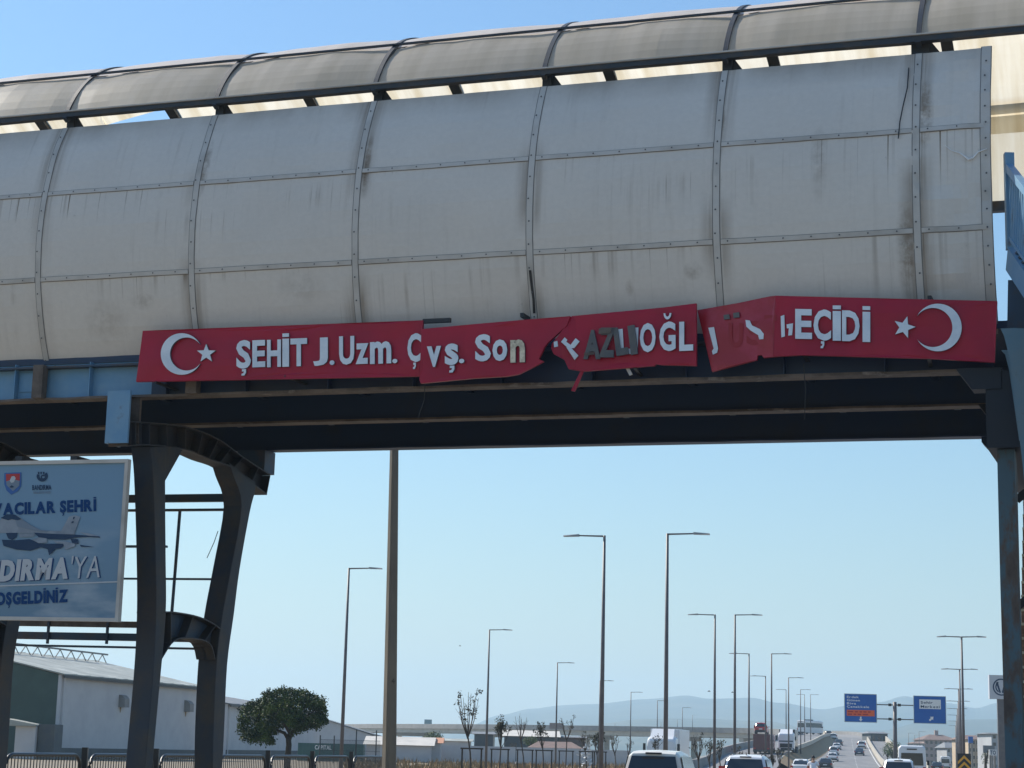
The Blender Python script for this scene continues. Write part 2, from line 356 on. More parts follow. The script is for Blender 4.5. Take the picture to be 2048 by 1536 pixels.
# exit lane beside the main ramp
ex = main[iR:iA + 1]
tag(sheet(ex, 6.1, 10.4, -.01).build('road', M['asphalt']), kind='structure')
def wallthing(name, path, o, h, w, label, cat, m, group=None, z0=0.0):
    L = offs(path, o); secs = []
    for i, p in enumerate(L):
        sd = side(path, i) * w / 2
        secs.append([p - sd * 1.3 + ZV * z0, p + sd * 1.3 + ZV * z0, p + sd + ZV * h, p - sd + ZV * h])
    t = MB().ribbon(secs).build(name, m); return tag(t, label, cat, group)
wallthing('concrete_barrier', main[iR + 1:iA + 1], 5.85, .95, .3, 'beige concrete barrier along the outer edge of the rising main carriageway', 'barrier', M['concrete'])
wallthing('concrete_barrier', ex[3:], 10.5, 1.3, .3, 'taller beige concrete barrier outside the narrow exit lane', 'barrier', M['concrete'])
wallthing('concrete_kerb', main[iR:iA + 1], -5.8, .4, .35, 'low pale kerb along the dry grass side of the rising carriageway', 'kerb', M['concrete'])
wallthing('concrete_barrier', opp[14:], -4.5, 1.0, .35, 'grey barrier on the outer side of the oncoming ramp with the red lorry', 'barrier', M['concretegrey'])
wallthing('concrete_barrier', opp[26:], 4.5, .7, .3, 'pale barrier on the inner side of the oncoming ramp by the grass slope', 'barrier', M['concrete'])
# viaduct
VD = main[iA:]
V = thing('viaduct', 'long concrete road viaduct curving across behind the trees and sheds', 'viaduct', (30, 690, 0))
def secrib(path, prof):
    return [[p + side(path, i) * a + ZV * b for a, b in prof] for i, p in enumerate(path)]
MB().ribbon(secrib(VD, [(-11.5, -.5), (7, -.5), (7, 0), (-11.5, 0)])).build('deck', M['concretegrey'], V)
MB().ribbon(secrib(VD, [(-11.9, -.6), (-11.5, -.6), (-11.5, 1.1), (-11.9, 1.1)])).build('parapet', M['concretegrey'], V)
MB().ribbon(secrib(VD, [(7.0, -.7), (7.4, -.7), (7.4, 1.0), (7.0, 1.0)])).build('parapet', M['concretegrey'], V)
MB().ribbon(secrib(VD, [(-11.2, -2.1), (-10, -2.1), (-10, -.5), (-11.2, -.5)])).build('girder', M['concrete'], V)
MB().ribbon(secrib(VD, [(5.5, -2.1), (6.7, -2.1), (6.7, -.5), (5.5, -.5)])).build('girder', M['concrete'], V)
for i in range(18, len(VD) - 1, 7):
    p, sd = VD[i], side(VD, i); f = Vector((-sd.y, sd.x, 0))
    pm = MB(); c = p - sd * 2.3; c = Vector((c.x, c.y, -.1))
    for q in (-5.5, 5.5): pm.obox(c + sd * (q - .7) - f * .7, sd * 1.4, f * 1.4, ZV * (p.z - 3.2))
    pm.obox(Vector((c.x, c.y, p.z - 3.4)) - sd * 8.6 - f * .9, sd * 17.2, f * 1.8, ZV * 1.3)
    pm.build('pier', M['concrete'], V)
# hills
def hills(name, prof, Z, depth, amp, seed, m):
    mb = MB(); xs = list(range(prof[0][0], prof[-1][0] + 1, 12)); rows = []
    def hgt(px):
        for (a, ya), (b, yb) in zip(prof, prof[1:]):
            if a <= px <= b: return ya + (yb - ya) * (.5 - .5 * math.cos(math.pi * (px - a) / (b - a)))
    K = 14
    for j in range(K + 1):
        u = j / K; Y = Z - depth * (1 - u) if u <= .62 else Z - depth * (1 - u)
        row = []
        for px in xs:
            Yr = Z - depth * .38
            x = gx(px, Yr) * (Y / Yr); top = zat(px, hgt(px), Yr)
            sh = math.sin(min(u / .62, 1) * math.pi / 2) if u <= .62 else math.cos((u - .62) / .38 * math.pi / 2)
            nn = noise.fractal(Vector((x * .0016 + seed, Y * .0016, seed)), 1, 2, 5) * amp
            row.append((x, Y, max(-2, top * sh + nn * sh * (1 if u < .6 else .6)) if 0 < j < K else -2))
        rows.append(row)
    for j in range(K):
        for i in range(len(xs) - 1): mb.face([rows[j][i], rows[j][i + 1], rows[j + 1][i + 1], rows[j + 1][i]])
    o = mb.build(name, m, smooth=True); return tag(o, kind='structure')
hills('hills', [(560, 1486), (700, 1476), (860, 1466), (930, 1452), (1000, 1432), (1060, 1420), (1120, 1415), (1180, 1413), (1290, 1400), (1370, 1393), (1420, 1399), (1500, 1397), (1560, 1407), (1640, 1420), (1700, 1412), (1760, 1405), (1812, 1394), (1850, 1404), (1900, 1409), (1955, 1419), (2000, 1408), (2060, 1402), (2160, 1420), (2300, 1440)], 7600, 3200, 10, 3.1, M['hill'])
hills('hills', [(900, 1490), (1060, 1470), (1180, 1450), (1290, 1439), (1400, 1441), (1520, 1446), (1640, 1462), (1760, 1462), (1850, 1444), (1960, 1438), (2080, 1436), (2240, 1450)], 4700, 1700, 5, 8.3, M['hill'])
# ================================================================== FOOTBRIDGE
FB = thing('footbridge', 'grey clad tubular steel footbridge with curved roof spanning the road', 'footbridge', tuple(B(0, 3, 0)))
RIB = [.2 + 2.7 * k for k in range(-6, 3)]; SEND = 6.55; RT = 11.17; RBOT = 7.22
def tf(h): return 4.15 - math.sqrt(max(0, 4.15 ** 2 - (h - 9.195) ** 2))
ROWS = [(RBOT, 8.55), (8.55, 9.94), (9.94, RT)]
bays = [(RIB[i], RIB[i + 1] if i + 1 < len(RIB) else SEND) for i in range(len(RIB))]
bays = [b for b in bays if b[1] > -14]
def fac(s, h, out=0):                            # a point on the front facade, pushed out towards the road
    w = .02 * wob(s * 1.1, h * 1.3, 3.3, 1) + .008 * wob(s * 4, h * 4, 1.3, 1)
    if s > 5.6: w += .035 * wob(s * 2.5, h * 3.2, 9.1, 1)
    t = tf(h) + w - out; return B(s, t, h)
for bi, (a, b) in enumerate(bays):
    for (h0, h1) in ROWS:
        m = MB(); ns, nh = 10, 7
        G = [[(a + (b - a) * i / ns, h0 + (h1 - h0) * j / nh) for i in range(ns + 1)] for j in range(nh + 1)]
        for j in range(nh):
            for i in range(ns):
                q = [G[j][i], G[j][i + 1], G[j + 1][i + 1], G[j + 1][i]]
                m.face([fac(*k) for k in q], [((k[0] - .2) / 2.7, k[1]) for k in q])
        m.build('side_panel', M['clad'], FB, smooth=True)
def riv(m, p, n, r=.014):
    x = n.cross(ZV).normalized(); y = x.cross(n)
    m.face([p + n * .016 + (x * math.cos(k * math.pi / 3) + y * math.sin(k * math.pi / 3)) * r for k in range(6)], None, 1)
OUT = -BN
def vstrip(s, h0, h1, w=.085, step=.33):
    m = MB(); N = 26; secs = []
    for j in range(N + 1):
        h = h0 + (h1 - h0) * j / N
        secs.append([fac(s - w / 2, h, -.01), fac(s + w / 2, h, -.01), fac(s + w / 2, h, .010), fac(s - w / 2, h, .010)])
    m.ribbon(secs); w2 = w + .022
    m.ribbon([[fac(s - w2 / 2, h, -.01), fac(s + w2 / 2, h, -.01), fac(s + w2 / 2, h, .006), fac(s - w2 / 2, h, .006)] for h in [h0 + (h1 - h0) * j / N for j in range(N + 1)]], 2)
    h = h0 + .12
    while h < h1 - .05:
        riv(m, fac(s + random.uniform(-.012, .012), h, .022), OUT); h += step
    m.build('cover_strip', [M['strip'], M['rivet'], M['seal']], FB)
for s in RIB: vstrip(s, RBOT, RT)
vstrip(SEND - .05, RBOT, RT + .02, .12, .24)
def hstrip(a, b, h, w=.062, step=.38):
    m = MB(); N = 8; secs = []
    for j in range(N + 1):
        s = a + (b - a) * j / N
        secs.append([fac(s, h - w / 2, -.01), fac(s, h - w / 2, .016), fac(s, h + w / 2, .016), fac(s, h + w / 2, -.01)])
    m.ribbon(secs); w2 = w + .018
    m.ribbon([[fac(s, h - w2 / 2, -.01), fac(s, h - w2 / 2, .005), fac(s, h + w2 / 2, .005), fac(s, h + w2 / 2, -.01)] for s in [a + (b - a) * j / N for j in range(N + 1)]], 2)
    s = a + .1
    while s < b:
        riv(m, fac(s, h, .02), OUT, .012); s += step
    m.build('cover_strip', [M['strip'], M['rivet'], M['seal']], FB)
for (a, b) in bays:
    for h in (8.55, 9.94): hstrip(a + .058, b - .058, h)
    hstrip(a + .058, b - .058, RBOT + .04, .09)
# torn dark joint near the sign and the peeled white edge on the last panel
m = MB(); m.ribbon([[fac(.2 + d - .018, h, .02), fac(.2 + d + .018, h, .02), fac(.2 + d + .018, h, .026), fac(.2 + d - .018, h, .026)] for d, h in ((.0, 8.3), (.008, 8.1), (.02, 7.9), (.012, 7.72))]); m.build('open_joint', M['dark'], FB)
def onf(px, py, out=.02):
    s, h = inv(px, py, .1); s, h = inv(px, py, tf(h)); return fac(s, h, out)
m = MB(); m.tube([onf(*p) for p in ((1890, 291), (1903, 302), (1920, 307), (1938, 320), (1947, 316), (1956, 305), (1974, 299))], [.003, .006, .008, .015, .013, .01, .006], 5); m.build('peeled_edge', M['white'], FB)
cb = MB().tube([onf(*p, .03) for p in ((1817, 135), (1815, 175), (1806, 215), (1800, 245), (1797, 278))], .009, 5).build('loose_cable', M['dark'])
tag(cb, 'thin dark cable dangling down the grey cladding from the roof eave', 'cable')
# ---- roof
TC, HC, RR = 2.75, 10.33, 2.5
def rf(s, th, d=0): return B(s, TC - (RR + d) * math.cos(R(th)), HC + (RR + d) * math.sin(R(th)))
def roofpanel(a, b, th0, th1, m_, name='roof_panel', cut=None):
    m = MB(); ns, nt_ = 8, max(6, int((th1 - th0) / 4))
    def P(s, th):
        u = (s - a) / (b - a); lip = math.exp(-((th - 48) / 5) ** 2)
        return rf(s, th, .035 * math.sin(math.pi * u) + .02 * wob(s * 1.3, th * .06, 5, 1) - .02 * lip * (1 + wob(s * 3, 0, 2, 1)))
    for j in range(nt_):
        for i in range(ns):
            q = [(a + (b - a) * (i + x) / ns, th0 + (th1 - th0) * (j + y) / nt_) for x, y in ((0, 0), (1, 0), (1, 1), (0, 1))]
            if cut and cut(sum(k[0] for k in q) / 4, sum(k[1] for k in q) / 4): continue
            m.face([P(*k) for k in q], [(k[0], k[1] * .042) for k in q])
    m.build(name, m_, FB, smooth=True)
rbays = [(RIB[i], RIB[i] + 2.7) for i in range(len(RIB))] + [(8.3, 11.0)]
for (a, b) in rbays:
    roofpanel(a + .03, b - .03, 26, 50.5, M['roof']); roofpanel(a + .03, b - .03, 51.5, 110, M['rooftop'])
    if abs(a + 10.6) < .1:                        # torn panel: a triangle of it is missing and the sky shows
        dg = lambda q: 154 if q < -9.45 else max(112.6, 120.5 - (q + 9.45) * 4.6)
        for lo, hi in ((lambda q: 111, dg), (lambda q: 154 if q < -9.45 else 140, lambda q: 154)):
            m = MB()
            for i in range(27):
                s0, s1 = a + .03 + 2.64 * i / 27, a + .03 + 2.64 * (i + 1) / 27
                if hi(s0) - lo(s0) < .5: continue
                for k in range(6):
                    q = [(s_, lo(s_) + (hi(s_) - lo(s_)) * kk / 6) for s_, kk in ((s0, k), (s1, k), (s1, k + 1), (s0, k + 1))]
                    m.face([rf(*z) for z in q], [(z[0], z[1] * .042) for z in q])
            m.build('roof_panel', M['farwall'], FB)
    else: roofpanel(a + .03, b - .03, 111, 154, M['farwall'])
for s in RIB + [8.3]:
    m = MB(); secs = []
    fp = MB(); fp.ribbon([[rf(s - .09, th, -.14), rf(s + .09, th, -.14), rf(s + .09, th, -.10), rf(s - .09, th, -.10)] for th in range(100, 156, 6)]); fp.build('inner_rib', M['roofsteel'], FB)
    for k in range(49):
        th = 23 + (157 - 23) * k / 48
        secs.append([rf(s - .034, th, -.09), rf(s + .034, th, -.09), rf(s + .034, th, .022), rf(s - .034, th, .022)])
    m.ribbon(secs); m.build('roof_rib', M['roofsteel'], FB)
    st = MB(); w = .07 if s < 5 else .12      # upright from the facade frame up to the eave, with its gusset, and the frame down the tube
    st.obox(B(s - w, .62, RT - .1), BU * 2 * w, BN * .12, ZV * .45)
    st.prism([B(s + w, .66, RT - .05), B(s + w + .22, .66, RT - .05), B(s + w, .66, RT + .26)], BN * .03)
    st.build('eave_post', M['roofsteel'], FB); st = MB()
    st.ribbon([[B(s - .05, tf(h) + .06, h), B(s + .05, tf(h) + .06, h), B(s + .05, tf(h) + .18, h), B(s - .05, tf(h) + .18, h)] for h in (7.2, 8.2, 9.2, 10.2, 11.1)])
    st.build('frame_upright', M['roofsteel'], FB); st = MB()
    st.ribbon([[B(s - .085, 5.5 - tf(h) - .18, h), B(s + .085, 5.5 - tf(h) - .18, h), B(s + .085, 5.5 - tf(h) - .06, h), B(s - .085, 5.5 - tf(h) - .06, h)] for h in (7.2, 8.2, 9.2, 10.2, 11.1, 11.5)])
    st.build('frame_upright', M['roofsteel'], FB)
E0, E1 = RIB[0], 11.0
def longrail(t, h, dt, dh, m_, name, a=E0, b=E1, j=.0):
    m = MB(); N = 24; secs = []
    for i in range(N + 1):
        s = a + (b - a) * i / N; w = j * wob(s * 2.2, h, t, 1)
        secs.append([B(s, t - dt / 2, h - dh / 2 + w), B(s, t + dt / 2, h - dh / 2 + w), B(s, t + dt / 2, h + dh / 2), B(s, t - dt / 2, h + dh / 2)])
    m.ribbon(secs); return m.build(name, m_, FB)
longrail(.50, 11.375, .12, .075, M['roofsteel'], 'eave_rail', j=.02)
longrail(.46, 11.425, .10, .02, M['strip'], 'eave_flashing')
longrail(.60, 11.14, .10, .08, M['roofsteel'], 'top_rail', b=SEND)
for th in (51, 110.5): 
    p = rf(0, th, .02); m = MB()
    m.obox(rf(E0, th, .03) - BN * .02, BU * (E1 - E0), BN * .04, ZV * .03); m.build('purlin', M['roofsteel'], FB)
longrail(4.86, 11.88, .10, .09, M['dark'], 'far_rail')
longrail(5.42, 10.36, .14, .16, M['steel'], 'far_beam')
for (a, b) in rbays:
    m = MB(); N = 8
    for i in range(N):
        for (ta, ha, tb, hb) in ((5.36, 10.44, 5.12, 11.2), (5.12, 11.2, 4.93, 11.82)):
            s0, s1 = a + .05 + (b - a - .1) * i / N, a + .05 + (b - a - .1) * (i + 1) / N
            m.face([B(s0, ta, ha), B(s1, ta, ha), B(s1, tb, hb), B(s0, tb, hb)], [(s0, ha * 1), (s1, ha), (s1, hb), (s0, hb)])
    m.build('far_panel', M['farwall'], FB)
    if a < 5:
        m = MB()
        for h0, h1 in ((7.3, 8.8), (8.8, 10.27)):
            m.face([B(a, 5.5 - tf(h0), h0), B(b, 5.5 - tf(h0), h0), B(b, 5.5 - tf(h1), h1), B(a, 5.5 - tf(h1), h1)], [(0, h0), (1, h0), (1, h1), (0, h1)])
        m.build('far_panel', M['clad'], FB)
# ---- deck and girders
MB().obox(B(E0, .42, 7.28), BU * (9.5 - E0), BN * 5.3, ZV * .1).build('deck', M['steeldk'], FB)
for t, nm in ((.45, 'g'), (2.95, 'g'), (5.65, 'g')):
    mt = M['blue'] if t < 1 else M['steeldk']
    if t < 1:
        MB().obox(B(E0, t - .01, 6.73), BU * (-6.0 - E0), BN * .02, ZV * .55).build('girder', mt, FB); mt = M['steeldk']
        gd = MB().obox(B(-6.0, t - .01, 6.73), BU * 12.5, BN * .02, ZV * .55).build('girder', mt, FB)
    else: gd = MB().obox(B(E0, t - .01, 6.73), BU * (6.5 - E0), BN * .02, ZV * .55).build('girder', mt, FB)
    fl = MB(); N = 60; secs = []
    for i in range(N + 1):
        s = E0 + (6.4 - E0) * i / N; w = .012 * wob(s * 3, t, 0, 1); e = .02 * max(0, wob(s * 1.5, t, 4, 1)) if t < 1 else 0
        secs.append([B(s, t - .13 + e, 6.70 + w), B(s, t + .13, 6.70), B(s, t + .13, 6.735), B(s, t - .13 + e, 6.735 + w)])
    fl.ribbon(secs); fl.build('bottom_flange', M['brown'] if t < 5 else M['steeldk'], gd)
    if t > 1: continue
    for k in range(-10, 5):
        s = k * 1.35 - .3
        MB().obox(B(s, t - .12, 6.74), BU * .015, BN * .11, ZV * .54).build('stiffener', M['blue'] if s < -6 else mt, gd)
MB().obox(B(E0, .30, 7.20), BU * (6.4 - E0), BN * .3, ZV * .03).build('top_flange', M['steel'], FB)
for s in RIB[1:]:
    if s < -5: MB().obox(B(s - .09, .22, 6.72), BU * .18, BN * .14, ZV * .52).build('fascia_post', M['brown'], FB)
MB().obox(B(-8.36, .425, 6.86), BU * .5, BN * .006, ZV * .3).build('patch_plate', M['blue'], FB)
# floor bracing under the deck
m = MB()
for k in range(-7, 4):
    s = k * 1.8; MB().obox(B(s, .6, 7.12), BU * .1, BN * 4.9, ZV * .155).build('floor_beam', M['steeldk'], FB)
# ---- trestles (profile read in the plane of the leg's right-hand face)
SR = -6.13; SW = .34
def prof(pts): return [tp(x, y, SR) for x, y in pts]
PF = dict(
 legF=prof([(300, 893), (306, 950), (311, 1100), (312, 1230), (306, 1350), (290, 1536)]) , legFr=prof([(331, 893), (331, 1000), (332, 1120), (332, 1230), (319, 1380), (305, 1536)]),
 legB=prof([(458, 925), (466, 950), (483, 1012), (462, 1137), (445, 1230), (433, 1328), (427, 1456), (425, 1536)]), legBr=prof([(512, 965), (510, 985), (500, 1025), (480, 1137), (468, 1230), (455, 1328), (449, 1456), (445, 1536)]),
 bt=prof([(256, 844), (272, 845), (300, 847), (372, 855), (437, 880), (487, 916), (541, 951)]), bb=prof([(256, 893), (272, 892), (300, 891), (372, 900), (419, 919), (468, 938), (534, 990)]),
 at=prof([(312, 1227), (330, 1226), (350, 1226), (400, 1236), (440, 1258), (458, 1288)]), ab=prof([(318, 1330), (328, 1312), (349, 1283), (380, 1277), (419, 1287), (430, 1320)]))
def chain(a, n=4):
    return [Vector((p.x, p.y)) for p in spl([(x, y, 0) for x, y in a], n)]
def ext(l, h):                                  # carry a leg outline on down to the ground
    (x0, y0), (x1, y1) = l[-2], l[-1]; k = (h - y1) / (y1 - y0); return l + [(x1 + (x1 - x0) * k * .3, h)]
def trestle(ds, name='trestle'):
    sR, sL = SR + ds, SR + ds - SW; e = BU * -SW
    T = None
    def strip_flange(poly, parent, nm, thick=.02, mt='legsteel'):
        m = MB(); secs = []
        for i, (t, h) in enumerate(poly):
            a = poly[max(i - 1, 0)]; b = poly[min(i + 1, len(poly) - 1)]
            nx, ny = -(b[1] - a[1]), b[0] - a[0]; L = math.hypot(nx, ny); nx, ny = nx / L * thick, ny / L * thick
            secs.append([B(sR, t, h), B(sL, t, h), B(sL, t + nx, h + ny), B(sR, t + nx, h + ny)])
        m.ribbon(secs); return m.build(nm, M[mt], parent)
    bt, bb = chain(PF['bt']), chain(PF['bb'])
    smid = (sR + sL) / 2
    m = MB(); ring = [B(smid + .01, *p) for p in bt] + [B(smid + .01, *p) for p in reversed(bb)]
    k = len(bt)
    for i in range(k - 1): m.hexa([B(smid + .01, *bb[i]), B(smid + .01, *bb[i + 1]), B(smid - .01, *bb[i + 1]), B(smid - .01, *bb[i]), B(smid + .01, *bt[i]), B(smid + .01, *bt[i + 1]), B(smid - .01, *bt[i + 1]), B(smid - .01, *bt[i])])
    T = m.build(name, M['legsteel'], FB)
    strip_flange(bt, T, 'beam_flange'); strip_flange([(t, h) for t, h in bb], T, 'beam_flange')
    m = MB()
    for i in range(0, k, 2):
        (t0, h0), (t1, h1) = bb[i], bt[i]
        m = MB(); m.hexa([B(sR - .004, t0 - .008, h0 + .022), B(sR - .004, t0 + .008, h0 + .022), B(sL + .004, t0 + .008, h0 + .022), B(sL + .004, t0 - .008, h0 + .022), B(sR - .004, t1 - .008, h1 - .002), B(sR - .004, t1 + .008, h1 - .002), B(sL + .004, t1 + .008, h1 - .002), B(sL + .004, t1 - .008, h1 - .002)])
        m.build('stiffener', M['legsteel'], T)
    for a, b in (('legF', 'legFr'), ('legB', 'legBr')):
        L_, Q_ = chain(ext(PF[a], .0)), chain(ext(PF[b], .0)); n_ = min(len(L_), len(Q_)); m = MB()
        secs = [[B(sR, *L_[i]), B(sR, *Q_[i]), B(sL, *Q_[i]), B(sL, *L_[i])] for i in range(n_)]
        m.ribbon(secs)
        lg = m.build('leg', M['legsteel'], T, bevel=.012)
        m = MB(); f0 = [L_[-1], Q_[-1]]; tm = (f0[0].x + f0[1].x) / 2
        m.obox(B(sR + .12, tm - .5, 0), BU * -(SW + .24), BN * 1.0, ZV * .04); m.build('base_plate', M['legsteel'], lg)
    # haunches, and the lower tie between the legs
    m = MB()
    for tri in ([(329, 890), (366, 900), (329, 966)],):
        P_ = prof(tri); m.prism([B(sR - .01, *(p[0], p[1])) for p in [(a, b) for a, b in P_]] if not ds else [B(sR - .01, *p) for p in P_], BU * -(SW - .02))
    m.build('haunch', M['legsteel'], T)
    a_, b_ = chain(PF['at']), chain(PF['ab']); n_ = min(len(a_), len(b_)); m = MB()
    for i in range(n_ - 1): m.hexa([B(smid + .02, *b_[i]), B(smid + .02, *b_[i + 1]), B(smid - .02, *b_[i + 1]), B(smid - .02, *b_[i]), B(smid + .02, *a_[i]), B(smid + .02, *a_[i + 1]), B(smid - .02, *a_[i + 1]), B(smid - .02, *a_[i])])
    tie = m.build('lower_tie', M['steel'], T)
    strip_flange(a_, tie, 'tie_flange'); strip_flange(b_, tie, 'tie_flange')
    for i in range(3, n_ - 2, 4):
        (t0, h0), (t1, h1) = b_[i], a_[i]
        MB().hexa([B(sR - .004, t0 - .008, h0 + .02), B(sR - .004, t0 + .008, h0 + .02), B(smid, t0 + .008, h0 + .02), B(smid, t0 - .008, h0 + .02), B(sR - .004, t1 - .008, h1), B(sR - .004, t1 + .008, h1), B(smid, t1 + .008, h1), B(smid, t1 - .008, h1)]).build('stiffener', M['legsteel'], tie)
    if not ds:
        sa, ha = inv(487, 935, 5.7); sb, hb = inv(541, 948, 5.7)
        MB().obox(B(sa, 5.45, hb), BU * (sb - sa), BN * .4, ZV * (6.7 - hb)).build('bearing_block', M['steel'], T)
    m = MB(); t0, h0 = tp(236, 892, SR); m.obox(B(sL - .03, .02, 5.95), BU * (SW + .05), BN * .04, ZV * .80); m.obox(B(sL - .03, .06, 5.95), BU * .04, BN * .35, ZV * .8)
    m.build('beam_cap', M['blue'], T)
trestle(0); trestle(-4.1)
m = MB(); m.obox(B(-6.42, .40, 6.0), BU * .26, BN * .05, ZV * .72); m.build('bearing_stiffener', M['brown'], FB)
# cross rails between the two trestles
def px_rail(x0, x1, y0, y1, t, dt, m_, nm='tie_rail'):
    s0, h0 = inv(x0, (y0 + y1) / 2, t); s1, _ = inv(x1, (y0 + y1) / 2, t); dh = (y1 - y0) / 133.
    return MB().obox(B(s0, t, h0 - dh / 2), BU * (s1 - s0), BN * dt, ZV * dh).build(nm, M[m_], FB)
for (y0, y1, t, dt) in ((1238, 1252, 5.0, .12), (1261, 1278, 5.0, .14), (1287, 1292, 5.0, .05)): px_rail(0, 430, y0, y1, t, dt, 'brown' if y0 == 1238 else 'steel')
m = MB()
for x in (95, 213):
    s, h = inv(x, 1240, 4.96); MB().obox(B(s, 4.96, h - .42), BU * .04, BN * .04, ZV * .44).build('tie_post', M['steel'], FB)
for (x0, x1, y0, y1, t) in ((60, 450, 990, 1008, 5.0), (100, 450, 1019, 1024, 4.9), (100, 440, 1154, 1158, 4.9), (100, 330, 1090, 1095, 4.8)): px_rail(x0, x1, y0, y1, t, .1, 'steel')
m = MB(); m.tube([B(*[(inv(360, 1020, 5.1))[0], 5.1, inv(360, 1020, 5.1)[1]]), B(*[inv(342, 1245, 5.1)[0], 5.1, inv(342, 1245, 5.1)[1]])], .03, 6); m.build('drain_pipe', M['steel'], FB)
def hang(pts, t, r, label, m_='dark'):
    o = MB().tube([B(inv(x, y, t)[0], t, inv(x, y, t)[1]) for x, y in pts], r, 5).build('hanging_wire', M[m_]); return tag(o, label, 'wire')
hang([(436, 1062), (428, 1085), (414, 1116)], 4.6, .007, 'thin frayed wire hanging beside the rear leg of the trestle')
hang([(1607, 728), (1611, 780), (1609, 838)], .1, .006, 'long thin wire hanging from the last red sign panel')
hang([(851, 760), (848, 800), (836, 836)], .2, .006, 'short thin wire hanging below the panel lettered Son')
# ---- right-hand end: column, cross beam, brackets
m = MB(); s0 = inv(1997, 960, .3)[0]; 
m.ribbon([[B(s, .28, h), B(s + .215, .28, h), B(s + .215, .60, h), B(s, .60, h)] for s, h in ((6.55, 0), (6.54, 2), (6.53, 4), (6.53, 5.66))])
m.build('column', mat('peeling_column_paint', (.075, .125, .15), .7, (.10, .075, .06), 2.4, .44, .54, c3=(.07, .05, .042), bump=.3, stretch=(1.6, 1.6, .7)), FB)
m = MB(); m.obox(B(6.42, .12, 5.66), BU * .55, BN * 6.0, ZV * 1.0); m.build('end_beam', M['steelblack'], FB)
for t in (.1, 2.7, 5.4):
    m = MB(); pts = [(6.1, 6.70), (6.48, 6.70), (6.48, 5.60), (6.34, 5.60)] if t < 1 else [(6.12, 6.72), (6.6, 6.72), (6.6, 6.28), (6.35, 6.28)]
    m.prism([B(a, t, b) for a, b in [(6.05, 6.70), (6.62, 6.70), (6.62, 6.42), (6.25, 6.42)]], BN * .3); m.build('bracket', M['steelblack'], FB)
s, h = inv(1963, 884, 5.6); s2, h2 = inv(1985, 906, 5.6); s3, _ = inv(2040, 906, 5.6); s4, h4 = inv(2040, 850, 5.6)
m = MB(); m.prism([B(s, 5.6, h4), B(s, 5.6, h), B(s2, 5.6, h2), B(s3, 5.6, h2), B(s4, 5.6, h4)], BN * .4); m.build('corbel', M['steeldk'], FB)
# ---- staircase at the right-hand end
ST = MB().obox(B(6.75, .3, 7.1), BU * 2.6, BN * 2.2, ZV * .18).build('staircase', M['steel'], FB)
def pp(x, y, t): s, h = inv(x, y, t); return B(s, t, h)
for (pts, t) in (([(2001, 657), (2030, 656), (2110, 660), (2160, 1000), (2052, 1000), (2043, 910), (2038, 870), (2030, 815), (2022, 740), (2014, 695), (2008, 672)], -.55), ([(2002, 700), (2030, 700), (2100, 700), (2100, 900), (2038, 880), (2029, 815), (2018, 740), (2010, 708)], -.2)):
    m = MB(); m.prism([pp(x, y, t) for x, y in pts], BN * .06); m.build('haunch_plate', M['peel'], ST)
dS = (BU * .30 - BN * .95 - ZV * .62).normalized(); wS = (BU * .95 + BN * .30)
A0 = pp(2022, 520, .1)
m = MB()
m.beam(A0 - dS * .05, A0 + dS * 5.5, .09, .30); m.beam(A0 + wS * 1.9, A0 + wS * 1.9 + dS * 5.5, .09, .30); m.build('stringer', M['blue'], ST)
m = MB()
for k in range(26):
    p = A0 + dS * (.1 + .2 * k); p.z += .05; m.obox(p, wS * 1.9, Vector((dS.x, dS.y, 0)).normalized() * .26, ZV * .04)
m.build('tread', M['steel'], ST)
m = MB(); hr = 1.25
m.beam(A0 + ZV * hr, A0 + dS * 5.4 + ZV * hr, .09, .10); m.beam(A0 + ZV * .3, A0 + dS * 5.4 + ZV * .3, .05, .05)
for k in range(46): p = A0 + dS * (.08 + .116 * k); m.beam(p + ZV * .3, p + ZV * hr, .03, .03, (1, 0, 0))
m.obox(A0 + ZV * .1 - wS * .05 - dS * .08, wS * .12, Vector((dS.x, dS.y, 0)) * .12, ZV * 1.3); m.build('railing', M['blue'], ST)
# lower flight: risers seen head-on beside the column
m = MB(); c = MB(); s0 = 6.56
for k in range(28):
    h = .2 * k; t = 1.0 + .10 * k
    m.obox(B(s0, t, h), BU * 2.2, BN * .05, ZV * .185); c.obox(B(s0, t - .03, h + .187), BU * 2.2, BN * .30, ZV * .035)
m.build('riser', M['wood'], ST); c.build('tread', M['cream'], ST)
for y in (985, 1200): p = pp(2042, y, .9); MB().beam(p - BU * .06 - ZV * .1, p + BU * .25 + ZV * .16, .05, .10).build('stair_bracket', M['dark'], ST)
MB().prism([pp(x, y, .25) for x, y in ((2016, 560), (2140, 560), (2140, 668), (2014, 668))], BN * .05).build('landing_beam', M['steel'], ST)
